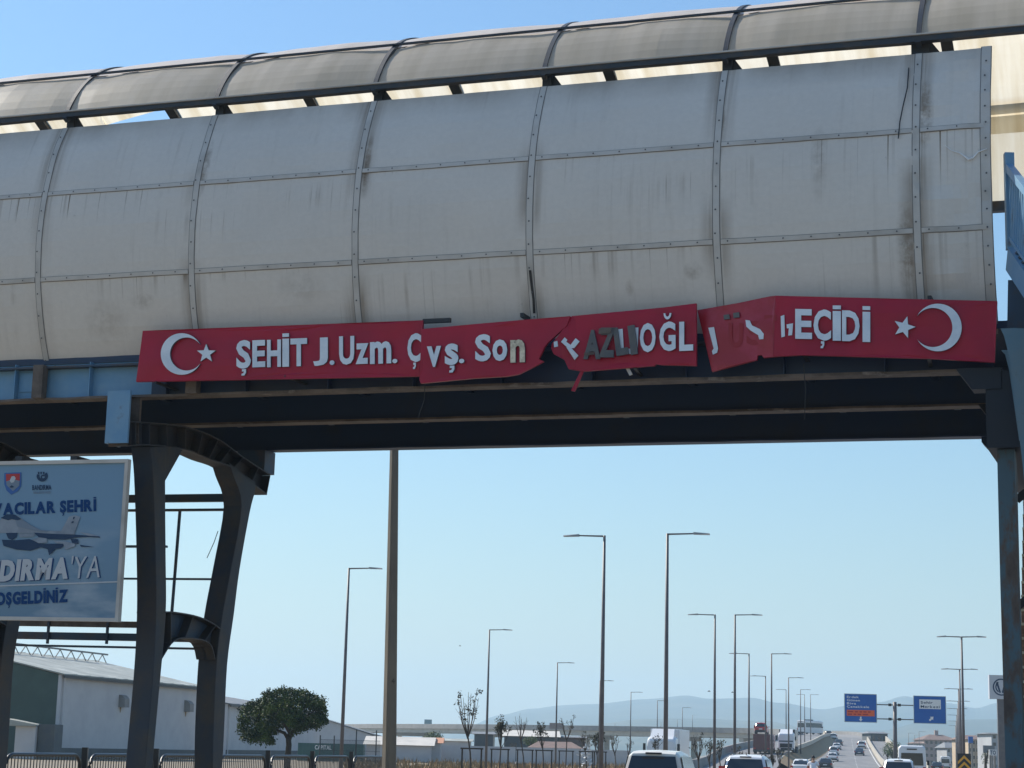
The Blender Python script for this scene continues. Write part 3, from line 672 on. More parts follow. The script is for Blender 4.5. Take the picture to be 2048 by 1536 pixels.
# ================================================================== RED SIGN PANELS
from mathutils.geometry import delaunay_2d_cdt
def sheetmesh(pts, tfun, depth=.05, step=14, amp=.022, seed=0):
    # a thin sheet with its photo outline, finely divided so it can be dented
    vs = [Vector(p) for p in pts]; n = len(vs); xs = [p[0] for p in pts]; ys = [p[1] for p in pts]
    def ins(x, y):
        c = False
        for i in range(n):
            (x0, y0), (x1, y1) = pts[i], pts[i - 1]
            if (y0 > y) != (y1 > y) and x < (x1 - x0) * (y - y0) / (y1 - y0) + x0: c = not c
        return c
    x = min(xs) + step / 2
    while x < max(xs):
        y = min(ys) + step / 2
        while y < max(ys):
            if ins(x, y): vs.append(Vector((x, y)))
            y += step
        x += step
    r = delaunay_2d_cdt(vs, [(i, (i + 1) % n) for i in range(n)], [tuple(range(n))], 1, 1e-4)
    P = [pp(v.x, v.y, tfun(v.x, v.y) + amp * wob(v.x * .016, v.y * .02, seed, 1)) for v in r[0]]
    m = MB(); k = len(P); m.mesh(P + [p + BN * depth for p in P], [tuple(f) for f in r[2]] + [tuple(k + i for i in reversed(f)) for f in r[2]])
    ed = {}
    for f in r[2]:
        for i in range(len(f)):
            a, b = f[i], f[(i + 1) % len(f)]; q = (min(a, b), max(a, b)); ed[q] = None if q in ed else (a, b)
    for q in ed.values():
        if q: a, b = q; m.face([P[a], P[b], P[b] + BN * depth, P[a] + BN * depth])
    return m
def panel(name, label, pts, tfun, m_, depth=.05, group='red sign panels along the footbridge'):
    cx = sum(p[0] for p in pts) / len(pts); cy = sum(p[1] for p in pts) / len(pts)
    o = thing(name, label, 'sign', tuple(pp(cx, cy, 0)), group=group)
    sheetmesh(pts, tfun, depth, seed=len(ORIG)).build('sheet', m_, o); return o
def letters(o, spec, t=-.035, mname='letter', nm='lettering', bold=.035, depth=.035, slope=-.04):
    m = MB()
    for it in spec:
        ch, X0, X1, Y0, Y1 = it[:5]; rot = it[5] if len(it) > 5 else 0
        sh = shapes(ch, bold); x0, y0, x1, y1 = bbox(sh[0][0]); cx, cy = (X0 + X1) / 2, (Y0 + Y1) / 2
        def fn(a, b):
            x = X0 + (a - x0) / (x1 - x0) * (X1 - X0); y = Y1 - (b - y0) / (y1 - y0) * (Y1 - Y0)
            dx, dy = x - cx, y - cy; c, s = math.cos(R(rot)), math.sin(R(rot)); x, y = cx + dx * c - dy * s, cy + dx * s + dy * c
            return pp(x, y + slope * (x - cx), t(x, y) if callable(t) else t)
        put(m, sh, fn, BN * depth, 0, 1)
    return m.build(nm, [M[mname], M['letteredge']], o)
def marks(o, shps, t, m_, nm, depth=.03):        # shapes given directly in photo coordinates
    for sh in shps:
        m = MB(); put(m, [sh], lambda x, y: pp(x, y, t(x, y) if callable(t) else t), BN * depth, 0, 1); m.build(nm, [M[m_], M['letteredge']], o)
a4 = lambda x, y: (260 + x / 3.413, 560 + y / 3.413)
a5 = lambda x, y: (780 + x / 3.0118, 580 + y / 3.0118)
a6 = lambda x, y: (1380 + x / 3.066, 560 + y / 3.066)
def bx(f, x0, x1, y0, y1): p, q = f(x0, y0), f(x1, y1); return (p[0], q[0], p[1], q[1])
P1 = panel('overpass_sign', 'long red panel with white crescent and star and the words ŞEHİT J.Uzm.', [(285.5, 661.5), (846, 640.5), (839, 752.5), (272, 763.5)], lambda x, y: 0, M['red'])
letters(P1, [(c, *bx(a4, *b)) for c, b in (('Ş', (725, 825, 410, 605)), ('E', (835, 923, 410, 595)), ('H', (935, 1030, 407, 594)), ('İ', (1040, 1085, 400, 592)), ('T', (1095, 1208, 398, 588)), ('J', (1250, 1350, 393, 585)), ('.', (1362, 1395, 548, 580)), ('U', (1427, 1530, 383, 578)), ('z', (1540, 1627, 432, 573)), ('m', (1638, 1783, 419, 571)), ('.', (1790, 1825, 538, 568)), ('Ç', (1893, 1988, 363, 560)))])
cr = crescent(352, 505, 142, 113, 34); fl = lambda sh, f: ([f(*v) for v in sh[0]], sh[1])
marks(P1, [fl(cr, a4), fl(star(520, 502, 66, R(198)), a4)], -.04, 'letter', 'emblem', .04)
P2 = panel('overpass_sign', 'red panel lettered vş. Son, torn away along its right end', [a5(*p) for p in ((190, 235), (500, 206), (800, 180), (1085, 157), (1064, 215), (1000, 272), (950, 316), (932, 340), (895, 415), (925, 430), (850, 470), (772, 508), (700, 520), (500, 532), (185, 562), (177, 540))], lambda x, y: -.06 - .05 * max(0, (x - 1040) / 100), M['red'])
letters(P2, [(c, *bx(a5, *b)) for c, b in (('v', (222, 307, 338, 463)), ('ş', (330, 412, 322, 452)), ('.', (415, 447, 414, 441)), ('S', (512, 607, 266, 430)), ('o', (617, 706, 297, 428)))], t=-.10)
letters(P2, [('n', *bx(a5, 725, 812, 298, 436))], t=-.10, mname='lettercream', nm='lit_letter')
t3 = lambda x, y: -.03 - .22 * max(0, (1150 - x) / 50) ** 1.5
P3 = panel('overpass_sign', 'crumpled red panel with dark letters AZLI beside white letters OĞL', [a5(*p) for p in ((1095, 157), (1075, 190), (1010, 280), (975, 322), (970, 350), (985, 385), (1050, 420), (1075, 475), (1160, 490), (1590, 456), (1602, 446), (1640, 451), (1845, 456), (1845, 80), (1640, 106))], t3, M['red'])
letters(P3, [(c, *bx(a5, *b)) for c, b in (('O', (1505, 1600, 198, 375)), ('Ğ', (1622, 1720, 190, 368)), ('L', (1742, 1826, 190, 366)))], t=-.075)
letters(P3, [('A', *bx(a5, 1167, 1268, 240, 415), 2), ('Z', *bx(a5, 1258, 1355, 226, 405), 2), ('L', *bx(a5, 1352, 1425, 222, 392), -8), ('I', *bx(a5, 1440, 1482, 212, 388), -7)], t=-.10, mname='letterdark', nm='exposed_lettering', bold=.05)
letters(P3, [('L', *bx(a5, 1375, 1462, 232, 388), -3), ('I', *bx(a5, 1476, 1494, 226, 385), 2)], t=-.055, nm='hidden_lettering', depth=.01)
q = lambda *p: ([a5(*k) for k in p], [tuple(range(len(p)))])
marks(P3, [q((1030, 312), (1052, 285), (1068, 300), (1062, 312), (1088, 330), (1118, 290), (1142, 310), (1110, 350), (1072, 350)), q((1062, 345), (1088, 345), (1135, 395), (1112, 422)), q((986, 312), (1008, 306), (1012, 340), (988, 345))], lambda x, y: t3(x, y) - .04, 'letter', 'letter_fragment', .015)
marks(P3, [q((1258, 232), (1335, 226), (1330, 258), (1256, 265)), q((1170, 378), (1228, 374), (1228, 388), (1170, 394))], -.115, 'brown', 'torn_foil', .008)
m = MB(); m.prism([pp(*a5(*k), -.02) for k in ((1150, 482), (1168, 485), (1130, 575), (1112, 612), (1090, 606))], BN * .02); m.build('torn_strip', M['red'], P3)
m = MB(); m.prism([pp(*a5(*k), .02) for k in ((1418, 470), (1440, 468), (1460, 508), (1442, 515))], BN * .02); m.build('bent_tab', M['strip'], P3)
t5 = lambda x, y: -.03 + .20 * max(0, (1548 - x) / 150)
P4pts = [a6(*p) for p in ((44, 185), (300, 140), (490, 100), (525, 96))]; P4b = [a6(*p) for p in ((508, 470), (450, 476), (440, 458), (414, 462), (410, 490), (135, 562))]
P4 = thing('overpass_sign', 'bent red panel with white letters GEÇİDİ, crescent and star, half torn at one end', 'sign', tuple(pp(1700, 660, 0)), group='red sign panels along the footbridge')
m = sheetmesh(P4pts + P4b, t5, .05, 12, .02, 5); m.build('unfaded_sheet', M['reddeep'], P4)
m = sheetmesh([a6(*p) for p in ((525, 96), (1000, 108), (1884, 129), (1868, 505), (1480, 482), (680, 460), (508, 470))], lambda x, y: -.03, .05); m.build('sheet', M['red'], P4)
letters(P4, [(c, *bx(a6, *b)) for c, b in (('E', (645, 748, 178, 361)), ('Ç', (757, 865, 180, 372)), ('İ', (875, 925, 190, 372)), ('D', (932, 1040, 187, 375)), ('İ', (1058, 1105, 195, 380)))], t=-.07, slope=.02)
cr = crescent(1520, 291, 146, 120, -29) if False else crescent(-1520, 291, 146, 120, 31)
cr = ([(-x, y) for x, y in cr[0]], [tuple(reversed(f)) for f in cr[1]])
marks(P4, [fl(cr, a6), fl(star(1313, 290, 70, R(-2)), a6)], -.075, 'letter', 'emblem', .04)
q = lambda *p: ([a6(*k) for k in p], [tuple(range(len(p)))])
marks(P4, [q((112, 293), (147, 288), (172, 420), (166, 446), (140, 458), (134, 436), (145, 420)), q((340, 245), (366, 248), (380, 278), (430, 302), (452, 330), (450, 362), (424, 364), (418, 338), (372, 310), (345, 285)), q((556, 222), (578, 214), (582, 346), (560, 352)), q((592, 272), (632, 265), (626, 338), (602, 341), (606, 296), (594, 296))], lambda x, y: t5(x, y) - .02, 'letter', 'letter_fragment', .02)
marks(P4, [q((205, 214), (240, 210), (244, 238), (208, 242)), q((264, 202), (300, 197), (304, 228), (267, 232))], lambda x, y: t5(x, y) - .025, 'letterdark', 'umlaut_dot', .025)
gh = MB()
for ch, b in (('U', (235, 325, 262, 415)), ('S', (345, 445, 250, 400)), ('T', (455, 530, 215, 390))):
    sh = shapes(ch, .04); x0, y0, x1, y1 = bbox(sh[0][0])
    put(gh, sh, lambda a, c: pp(*a6(b[0] + (a - x0) / (x1 - x0) * (b[1] - b[0]), b[3] - (c - y0) / (y1 - y0) * (b[3] - b[2])), t5(*a6(b[0] + (a - x0) / (x1 - x0) * (b[1] - b[0]), 0)) - .004), (0, 0, 0))
gh.build('glue_trace', M['redghost'], P4)
# struts and brackets that carry the panels
m = MB()
for x, y, dx in ((310, 764, 45), (568, 752, 45), (1608, 706, 8), (1858, 716, 3), (1270, 735, 12)): MB().beam(pp(x, y, .0), pp(x + dx, y + 16, .40), .05, .03).build('sign_strut', M['dark'], FB)
for x in (845, 1040, 1855): MB().obox(pp(x, 646 if x < 1000 else 634 if x < 1100 else 600, .02), BU * (.42 if x < 900 else .05), BN * (.06 if x < 900 else .4), ZV * .06).build('sign_bracket', M['dark'], FB)
# ================================================================== BILLBOARD
BBt = .16
BBo = thing('billboard', 'blue billboard with a fighter jet, crests and the greeting HOŞGELDİNİZ', 'billboard', tuple(pp(0, 1090, BBt)))
def bbmat():
    m, n, l, p = new_mat('billboard_print'); p.inputs['Roughness'].default_value = .5
    tc = n.new('ShaderNodeTexCoord'); mp = n.new('ShaderNodeMapping'); mp.inputs['Scale'].default_value = (.55, .55, 1.6); l.new(tc.outputs['Object'], mp.inputs[0])
    nz = n.new('ShaderNodeTexNoise'); nz.inputs['Scale'].default_value = 1.7; nz.inputs['Detail'].default_value = 5; l.new(mp.outputs[0], nz.inputs[0])
    sp = n.new('ShaderNodeSeparateXYZ'); l.new(tc.outputs['Object'], sp.inputs[0])
    mr = n.new('ShaderNodeMapRange'); mr.inputs[1].default_value = .5; mr.inputs[2].default_value = -1.0; l.new(sp.outputs[2], mr.inputs[0])
    r = n.new('ShaderNodeValToRGB'); r.color_ramp.elements[0].position = .46; r.color_ramp.elements[1].position = .75; l.new(nz.outputs[0], r.inputs[0])
    mu = n.new('ShaderNodeMath'); mu.operation = 'MULTIPLY'; l.new(r.outputs[0], mu.inputs[0]); l.new(mr.outputs[0], mu.inputs[1])
    g_ = n.new('ShaderNodeMixRGB'); g_.inputs[1].default_value = (.165, .29, .41, 1); g_.inputs[2].default_value = (.14, .235, .32, 1); l.new(mr.outputs[0], g_.inputs[0])
    c = n.new('ShaderNodeMixRGB'); l.new(mu.outputs[0], c.inputs[0]); l.new(g_.outputs[0], c.inputs[1]); c.inputs[2].default_value = (.48, .52, .56, 1); l.new(c.outputs[0], p.inputs[0]); return m
M['bbprint'] = bbmat(); M['navyprint'] = mat('navy_print', (.012, .055, .17), .5, spec=.1); M['greyprint'] = mat('pale_grey_print', (.50, .52, .54), .5, spec=.1); M['jetprint'] = mat('jet_grey_print', (.33, .37, .42), .5, (.22, .26, .31), 2.5, .4, .65, spec=.1); M['midprint'] = mat('steel_grey_print', (.20, .25, .31), .5, spec=.1); M['darkprint'] = mat('dark_blue_grey_print', (.035, .065, .12), .5, spec=.1); M['redprint'] = mat('red_print', (.45, .03, .03), .5); M['blueprint'] = mat('crest_blue_print', (.03, .12, .36), .5)
sr, h1 = inv(256, 921, BBt); _, h0 = inv(235, 1241, BBt); sl = sr - 4.4
MB().obox(B(sl, BBt, h0), BU * (sr - sl), BN * .05, ZV * (h1 - h0)).build('board', M['bbprint'], BBo)
m = MB(); w = .055
for o_, a_, b_ in ((B(sl - .02, BBt - .03, h0 - .02), BU * (sr - sl + .04), ZV * w), (B(sl - .02, BBt - .03, h1 + .02 - w), BU * (sr - sl + .04), ZV * w), (B(sr + .02 - w, BBt - .03, h0 - .02 + w), BU * w, ZV * (h1 - h0 + .04 - 2 * w)), (B(sl - .02, BBt - .03, h0 - .02 + w), BU * w, ZV * (h1 - h0 + .04 - 2 * w))):
    m.obox(o_, a_, BN * .09, b_)
m.build('frame', M['strip'], BBo)
a7 = lambda x, y: (x / 4.267, 900 + y / 4.267)
def pr(pts, lv, m_, nm): mm = MB(); mm.face([pp(*a7(*p), BBt - .004 * lv) for p in pts]); return mm.build(nm, M[m_], BBo)
def line(txt, xl, xr, yb, cap, lv, m_, slant=0, bold=.03, nm='lettering', gap=.06, slope=-.045):
    sh, wd = string(txt, bold, gap, slant); k = .70 + 2 * bold; mm = MB()
    put(mm, sh, lambda a, b: pp(*a7(xl + a / wd * (xr - xl), yb - (b + bold) / k * cap + slope * (xl + a / wd * (xr - xl) - 400)), BBt - .004 * lv), (0, 0, 0)); return mm.build(nm, M[m_], BBo)
line('HAVACILAR ŞEHRİ', -245, 820, 541, 106, 2, 'navyprint', 0, .055)
line('BANDIRMA', -395, 590, 1112, 188, 2, 'navyprint', .18, .06, 'letter_shadow'); line('BANDIRMA', -405, 578, 1106, 188, 3, 'greyprint', .18, .06)
line("'YA", 600, 860, 1112, 188, 2, 'navyprint', .18, .0, 'letter_shadow'); line("'YA", 592, 850, 1106, 188, 3, 'greyprint', .18, .0)
line('HOŞGELDİNİZ', -110, 580, 1307, 112, 2, 'navyprint', 0, .055)
pr([(-900, 1185), (1005, 1118), (1004, 1130), (-900, 1197)], 2, 'greyprint', 'rule')
# crest and municipal mark
pr([(37, 196), (183, 190), (180, 310), (150, 352), (97, 382), (55, 345), (36, 290)], 2, 'blueprint', 'crest'); pr([(50, 205), (170, 201), (168, 262), (108, 250), (52, 268)], 3, 'redprint', 'crest_field'); pr([(52, 268), (108, 250), (168, 262), (164, 305), (110, 350), (56, 300)], 3, 'midprint', 'crest_field'); pr([(82, 262), (100, 225), (122, 222), (134, 240), (118, 275), (95, 280)], 4, 'greyprint', 'crest_bird'); pr([(78, 318), (100, 300), (122, 316), (100, 322)], 4, 'darkprint', 'crest_device')
mm = MB()
for sh in (arcband(360, 222, 24, 48, R(-40), R(200), 14), arcband(368, 232, 10, 22, R(60), R(330), 10)):
    put(mm, [([(x, y) for x, y in sh[0]], sh[1])], lambda a, b: pp(*a7(a, b), BBt - .008), (0, 0, 0))
for k in range(3): put(mm, [poly2([(322 + 22 * k, 186), (336 + 22 * k, 186), (334 + 22 * k, 208), (324 + 22 * k, 208)])], lambda a, b: pp(*a7(a, b), BBt - .008), (0, 0, 0))
mm.build('municipal_mark', M['darkprint'], BBo)
line('BANDIRMA', 275, 438, 340, 44, 2, 'darkprint', 0, .03, slope=-.02); line('BELEDİYESİ', 285, 430, 370, 18, 2, 'midprint', 0, .02, slope=-.02)
# printed jet
pr([(-330, 700), (-120, 640), (0, 600), (40, 560), (110, 548), (160, 562), (200, 598), (262, 640), (345, 682), (430, 690), (540, 690), (600, 705), (640, 720), (560, 735), (300, 712), (60, 706), (-200, 720)], 2, 'jetprint', 'jet_fuselage')
pr([(130, 600), (200, 598), (262, 640), (345, 682), (430, 690), (400, 700), (300, 690), (150, 655)], 3, 'midprint', 'jet_spine'); pr([(5, 580), (60, 548), (130, 552), (182, 590), (150, 600), (100, 590), (70, 600)], 3, 'darkprint', 'jet_canopy')
pr([(522, 690), (588, 568), (640, 556), (684, 570), (634, 718), (560, 715)], 3, 'jetprint', 'jet_fin'); pr([(625, 572), (640, 570), (632, 590), (622, 592)], 4, 'darkprint', 'jet_marking'); pr([(612, 610), (630, 606), (626, 622), (608, 626)], 4, 'darkprint', 'jet_marking')
pr([(290, 705), (380, 712), (640, 722), (850, 738), (855, 748), (760, 742), (640, 748), (560, 765), (420, 762), (330, 745)], 3, 'darkprint', 'jet_wing'); pr([(680, 700), (760, 712), (850, 736), (760, 734)], 3, 'jetprint', 'jet_tailplane')
pr([(50, 708), (150, 706), (140, 745), (105, 768), (70, 755)], 3, 'darkprint', 'jet_intake'); pr([(160, 712), (300, 715), (290, 740), (170, 745)], 3, 'jetprint', 'jet_belly')
pr([(15, 765), (130, 770), (250, 760), (360, 800), (560, 800), (520, 840), (420, 850), (350, 830), (260, 860), (140, 850), (30, 818)], 3, 'darkprint', 'jet_store'); pr([(272, 765), (330, 745), (400, 755), (400, 790), (330, 795)], 4, 'jetprint', 'jet_store'); pr([(455, 775), (560, 780), (640, 800), (640, 820), (560, 850), (540, 800), (480, 795)], 4, 'jetprint', 'jet_store'); pr([(600, 755), (665, 762), (670, 800), (620, 800)], 4, 'darkprint', 'jet_nozzle'); pr([(405, 840), (475, 845), (420, 898)], 4, 'darkprint', 'jet_fin'); pr([(680, 808), (805, 828), (690, 826)], 3, 'darkprint', 'jet_tailplane')
for x in (30, 140): MB().obox(pp(x, 925, BBt + .12), BU * .12, BN * .5, ZV * .10).build('mounting_arm', M['dark'], BBo)
# ================================================================== BACKGROUND, left: fence, warehouse, trees, sheds
M['fence'] = mat('black_fence_paint', (.020, .022, .028), .35)
bd = Vector((.2174, 1, 0)).normalized()          # direction of the road and the barrier row
def barrier(i, label):
    Y = 37 + 3.43 * i; p0 = Vector((gx(1850 - 1678 * 37 / Y, Y), Y, 0)); Yb = Y + 3.43; p1 = Vector((gx(1850 - 1678 * 37 / Yb, Yb), Yb, 0))
    o = thing('hoop_barrier', label, 'barrier', tuple(p0), group='black hoop barriers in front of the warehouse')
    d = (p1 - p0); u = d.normalized(); L = d.length; a, b = .22, L - .18; z0, z1, r = .12, 1.36, .30
    pts = [p0 + u * a + ZV * z0, p0 + u * a + ZV * (z1 - r)] + [p0 + u * (a + r - r * math.cos(k * math.pi / 12)) + ZV * (z1 - r + r * math.sin(k * math.pi / 12)) for k in range(1, 7)]
    pts += [p0 + u * (b - r + r * math.sin(k * math.pi / 12)) + ZV * (z1 - r + r * math.cos(k * math.pi / 12)) for k in range(0, 7)] + [p0 + u * b + ZV * z0]
    MB().tube(pts, .035, 8).build('hoop_rail', M['fence'], o, smooth=True)
    m = MB(); m.tube([p0 + u * a + ZV * .25, p0 + u * b + ZV * .25], .022, 6); m.build('bottom_rail', M['fence'], o)
    x = a + .14
    m = MB()
    while x < b - .08:
        e = min(x - a, b - x); top = z1 if e > r else z1 - r + math.sqrt(max(0, r * r - (r - e) ** 2)); m.tube([p0 + u * x + ZV * .25, p0 + u * x + ZV * top], .011, 5); x += .125
    m.build('railing', M['fence'], o)
    m = MB(); m.obox(p0 - Vector((.055, .055, 0)), (.11, 0, 0), (0, .11, 0), (0, 0, 1.50)); m.build('post', M['fence'], o)
bl = ['hoop barrier behind the billboard, beside the far trestle leg', 'hoop barrier seen just left of the front trestle leg', 'hoop barrier seen between the front and rear trestle legs', 'hoop barrier passing behind the rear trestle leg', 'hoop barrier with the pine trunk to its left, next to the rear leg', 'hoop barrier in front of the pine tree trunk', 'last hoop barrier of the row, in front of the green container']
barrier(-1, 'hoop barrier nearest the camera, mostly behind the far trestle leg')
barrier(0, 'hoop barrier running from below the billboard to behind the front trestle leg')
for i, l in ((1, 'hoop barrier seen between the two legs of the trestle'), (2, 'hoop barrier partly hidden by the rear trestle leg'), (3, 'hoop barrier standing just beyond the rear trestle leg, in front of the bare white wall'), (4, 'hoop barrier directly in front of the pine trunk'), (5, 'hoop barrier at the far end of the row, in front of the green container')): barrier(i, l)
# warehouse with green gable
M['whitewall'] = mat('white_render', (.52, .51, .51), .85, (.46, .45, .46), .5, .4, .65, bump=.05)
M['greenwall'] = mat('dark_green_sheet', (.022, .055, .045), .6, (.03, .07, .058), .6)
M['roofsheet'] = mat('weathered_roof_sheet', (.26, .27, .24), .6, (.36, .37, .33), .7, .42, .6, c3=(.60, .61, .56), stretch=(.5, .5, 1))
M['greyroof'] = mat('grey_roof_sheet', (.14, .15, .165), .7, (.18, .19, .20), .5)
M['base'] = mat('dark_plinth', (.075, .085, .095), .8, (.10, .105, .10), 1)
M['glass'] = mat('dark_glass', (.02, .026, .034), .08, spec=.7)
def V3(x, y, z): return Vector((x, y, z))
def warehouse(name, label, pA, pB, zt, ridge_w, ridge_h, endcol, roofm, vents=(), truss=False, wall='whitewall', deep=None):
    (xa, ya), (xb, yb) = pA, pB; a, b = V3(xa, ya, 0), V3(xb, yb, 0); d = (b - a).normalized(); n = V3(-d.y, d.x, 0)  # n points away from the road
    o = thing(name, label, 'warehouse', tuple(a)); W_ = ridge_w * 2
    m = MB(); m.obox(a - n * 0, b - a, n * .3, ZV * zt); m.build('wall', M[wall], o)
    m = MB(); m.obox(a - n * .05 + d * .02, (b - a) - d * .04, n * .05, ZV * .9); m.build('plinth', M['base'], o)
    m = MB(); m.prism([a + n * .3, a + n * W_, a + n * W_ + ZV * zt, a + n * ridge_w + ZV * (zt + ridge_h), a + n * .3 + ZV * (zt + .02)], d * .3); m.build('gable_wall', M[endcol], o)
    m = MB(); m.prism([b + n * .3, b + n * W_, b + n * W_ + ZV * zt, b + n * ridge_w + ZV * (zt + ridge_h), b + n * .3 + ZV * (zt + .02)], d * -.3); m.build('gable_wall', M[wall], o)
    m = MB(); e = -.35
    N = 24                                        # corrugated roof slope
    for s0, s1, z0, z1 in ((e, ridge_w, zt - .02, zt + ridge_h), (ridge_w, W_ + .3, zt + ridge_h, zt - .02)):
        for i in range(N):
            p, q = a + d * (-.3 + ((b - a).length + .6) * i / N), a + d * (-.3 + ((b - a).length + .6) * (i + 1) / N)
            m.hexa([p + n * s0 + ZV * z0, q + n * s0 + ZV * z0, q + n * s1 + ZV * z1, p + n * s1 + ZV * z1, p + n * s0 + ZV * (z0 + .10), q + n * s0 + ZV * (z0 + .10 + .04 * (i % 2)), q + n * s1 + ZV * (z1 + .1), p + n * s1 + ZV * (z1 + .10)])
    m.build('roof', M[roofm], o)
    m = MB(); m.obox(a + n * (e - .12) + ZV * (zt - .28) - d * .3, (b - a) + d * .6, n * .14, ZV * .24); m.build('gutter', M['dark'], o)
    m = MB(); m.tube([a - n * .15 + d * .3 + ZV * (zt - .2), a - n * .15 + d * .3], .07, 6); m.build('downpipe', M['whitewall'], o)
    for (px, py) in vents:
        vv = None
        k = min((abs(gx(px, a.y + d.y * u) - (a.x + d.x * u)), u) for u in [j * .25 for j in range(int((b - a).length * 4))])[1]
        c = a + d * k; z = zat(px, py, c.y); hood = MB()
        arc = [(0, -.55), (0, .55), (.25, .52), (.45, .40), (.60, .2), (.62, -.55)]
        hood.prism([c - d * .45 - n * x + ZV * (z + y) for x, y in arc], d * .95); hood.build('vent_hood', M['concretegrey'], o)
        st = MB(); st.face([c - d * .2 - n * .008 + ZV * (z - .55), c + d * .15 - n * .008 + ZV * (z - .55), c + d * .05 - n * .008 + ZV * (z - 1.0), c - d * .08 - n * .008 + ZV * (z - 1.05)]); st.build('rust_stain', M['drygrass'], o)
    if truss:
        m = MB(); L = (b - a).length; r0 = a + n * (ridge_w - 1.2) + ZV * (zt + ridge_h - .3)
        m.beam(r0 + ZV * 1.0, r0 + d * L + ZV * 1.0, .14, .16)
        K = int(L / 2.2)
        for k in range(K):
            p = r0 + d * (L * k / K); q_ = r0 + d * (L * (k + 1) / K); mid = (p + q_) / 2 + ZV * .95
            m.beam(p, mid, .07, .07); m.beam(mid, q_, .07, .07)
        m.build('ridge_truss', M['concretegrey'], o)
    return o
wa = (gx(115, 163), 163); wb = (gx(395, 191), 191)
warehouse('warehouse', 'white warehouse with dark green gable end and open ridge truss, behind the trestle', wa, wb, 7.0, 11.5, 2.4, 'greenwall', 'roofsheet', [(237, 1402), (369, 1412)], True)
warehouse('warehouse', 'plain white warehouse with flat grey roof behind the round pine', (gx(452, 214), 214), (gx(636, 262), 262), 5.9, 14, 2.0, 'whitewall', 'greyroof')
warehouse('warehouse', 'low pale gabled warehouse behind the green container', (gx(742, 320), 320), (gx(760, 370), 370), 3.6, 9, 2.6, 'whitewall', 'greyroof')
o = thing('annex', 'small grey lean-to against the dark green gable', 'shed', (gx(70, 160), 158, 0))
m = MB(); x0, x1 = gx(30, 158), gx(70, 158); m.obox(V3(x0, 158, 0), V3(x1 - x0, 0, 0), V3(0, 3, 0), ZV * 2.6); m.build('wall', M['whitewall'], o)
m = MB(); x2 = gx(107, 158); m.obox(V3(x1 + .1, 158.6, 0), V3(x2 - x1 - .2, 0, 0), V3(0, 3, 0), ZV * 2.8); m.build('side_wall', M['base'], o)
m = MB(); m.prism([V3(x0 - 1, 157.6, 2.6), V3(x1 + .1, 157.6, 2.62), V3(x1 + .1, 157.6, 2.75), V3(x0 - 1, 157.6, 3.2)], V3(0, 3.6, 0)); m.build('roof', M['roofsheet'], o)
# container with lettering, mesh fence
M['container'] = mat('green_container', (.025, .095, .085), .55, (.035, .12, .105), 1)
Yc = 205; x0, x1 = gx(596, Yc), gx(727, Yc); o = thing('shipping_container', 'dark green shipping container with faded white lettering', 'container', (x0, Yc, 0))
m = MB(); N = 40; h_ = zat(660, 1487, Yc)
for i in range(N): m.obox(V3(x0 + (x1 - x0) * i / N, Yc + (.05 if i % 2 else 0), 0), V3((x1 - x0) / N, 0, 0), V3(0, 2.4, 0), ZV * h_)
m.build('body', M['container'], o)
m = MB(); sh, wd = string('CAPITAL', .03); X0, X1 = gx(630, Yc), gx(663, Yc); zb = zat(650, 1499, Yc)
put(m, sh, lambda a, b: V3(X0 + a / wd * (X1 - X0), Yc - .02, zb + b * .62), (0, 0, 0)); m.build('lettering', M['white'], o)
o = thing('mesh_fence', 'tall wire mesh fence with dark posts in front of the green container', 'fence', (gx(690, 185), 185, 0))
m = MB(); post = []
for px in (640, 668, 712, 752): x = gx(px, 185); MB().tube([V3(x, 185, 0), V3(x, 185, 3.2 if px in (712, 752) else 2.6)], .06, 6).build('post', M['fence'], o)
for k in range(120): x = gx(640, 185) + (gx(760, 185) - gx(640, 185)) * k / 119; m.beam(V3(x, 185, .2), V3(x, 185, 2.2), .012, .012, (1, 0, 0))
for z in (.3, 1.2, 2.2): m.beam(V3(gx(640, 185), 185, z), V3(gx(760, 185), 185, z), .03, .03)
m.build('mesh_panel', M['fence'], o)
# sheds and long wall
M['shedroof'] = mat('pale_shed_roof', (.55, .52, .47), .7, (.45, .43, .39), .6); M['tile'] = mat('brown_tile_roof', (.15, .10, .085), .8, (.20, .13, .105), 1.5); M['orange'] = mat('orange_tile', (.50, .25, .15), .8)
def shed(name, label, cat, px0, px1, ytop, yeave, Y, dep, roofm, wallm='whitewall', z0=0, over=.4, hip=0, windows=0):
    xa, xb = gx(px0, Y), gx(px1, Y); ze, zt = zat((px0 + px1) / 2, yeave, Y), zat((px0 + px1) / 2, ytop, Y)
    o = thing(name, label, cat, ((xa + xb) / 2, Y, 0))
    MB().obox(V3(xa, Y, 0), V3(xb - xa, 0, 0), V3(0, dep, 0), ZV * ze).build('wall', M[wallm], o)
    m = MB(); h = hip * (xb - xa)
    m.hexa([V3(xa - over, Y - over, ze), V3(xb + over, Y - over, ze), V3(xb + over, Y + dep + over, ze), V3(xa - over, Y + dep + over, ze), V3(xa - over + h, Y + dep * .5 - .1, zt), V3(xb + over - h, Y + dep * .5 - .1, zt), V3(xb + over - h, Y + dep * .5 + .1, zt), V3(xa - over + h, Y + dep * .5 + .1, zt)]); m.build('roof', M[roofm], o)
    for k in range(windows):
        x = xa + (xb - xa) * (k + .5) / windows; MB().obox(V3(x - .5, Y - .03, ze * .40), V3(1.0, 0, 0), V3(0, .03, 0), ZV * min(1.2, ze * .4)).build('window', M['glass'], o)
    return o
shed('shed', 'white walled shed with pale sheet roof behind the concrete lamp pole', 'shed', 733, 862, 1473, 1490, 225, 9, 'shedroof', windows=0)
shed('kiosk', 'small shed with an orange tiled roof at the end of the white wall', 'shed', 864, 880, 1475, 1486, 228, 5, 'orange')
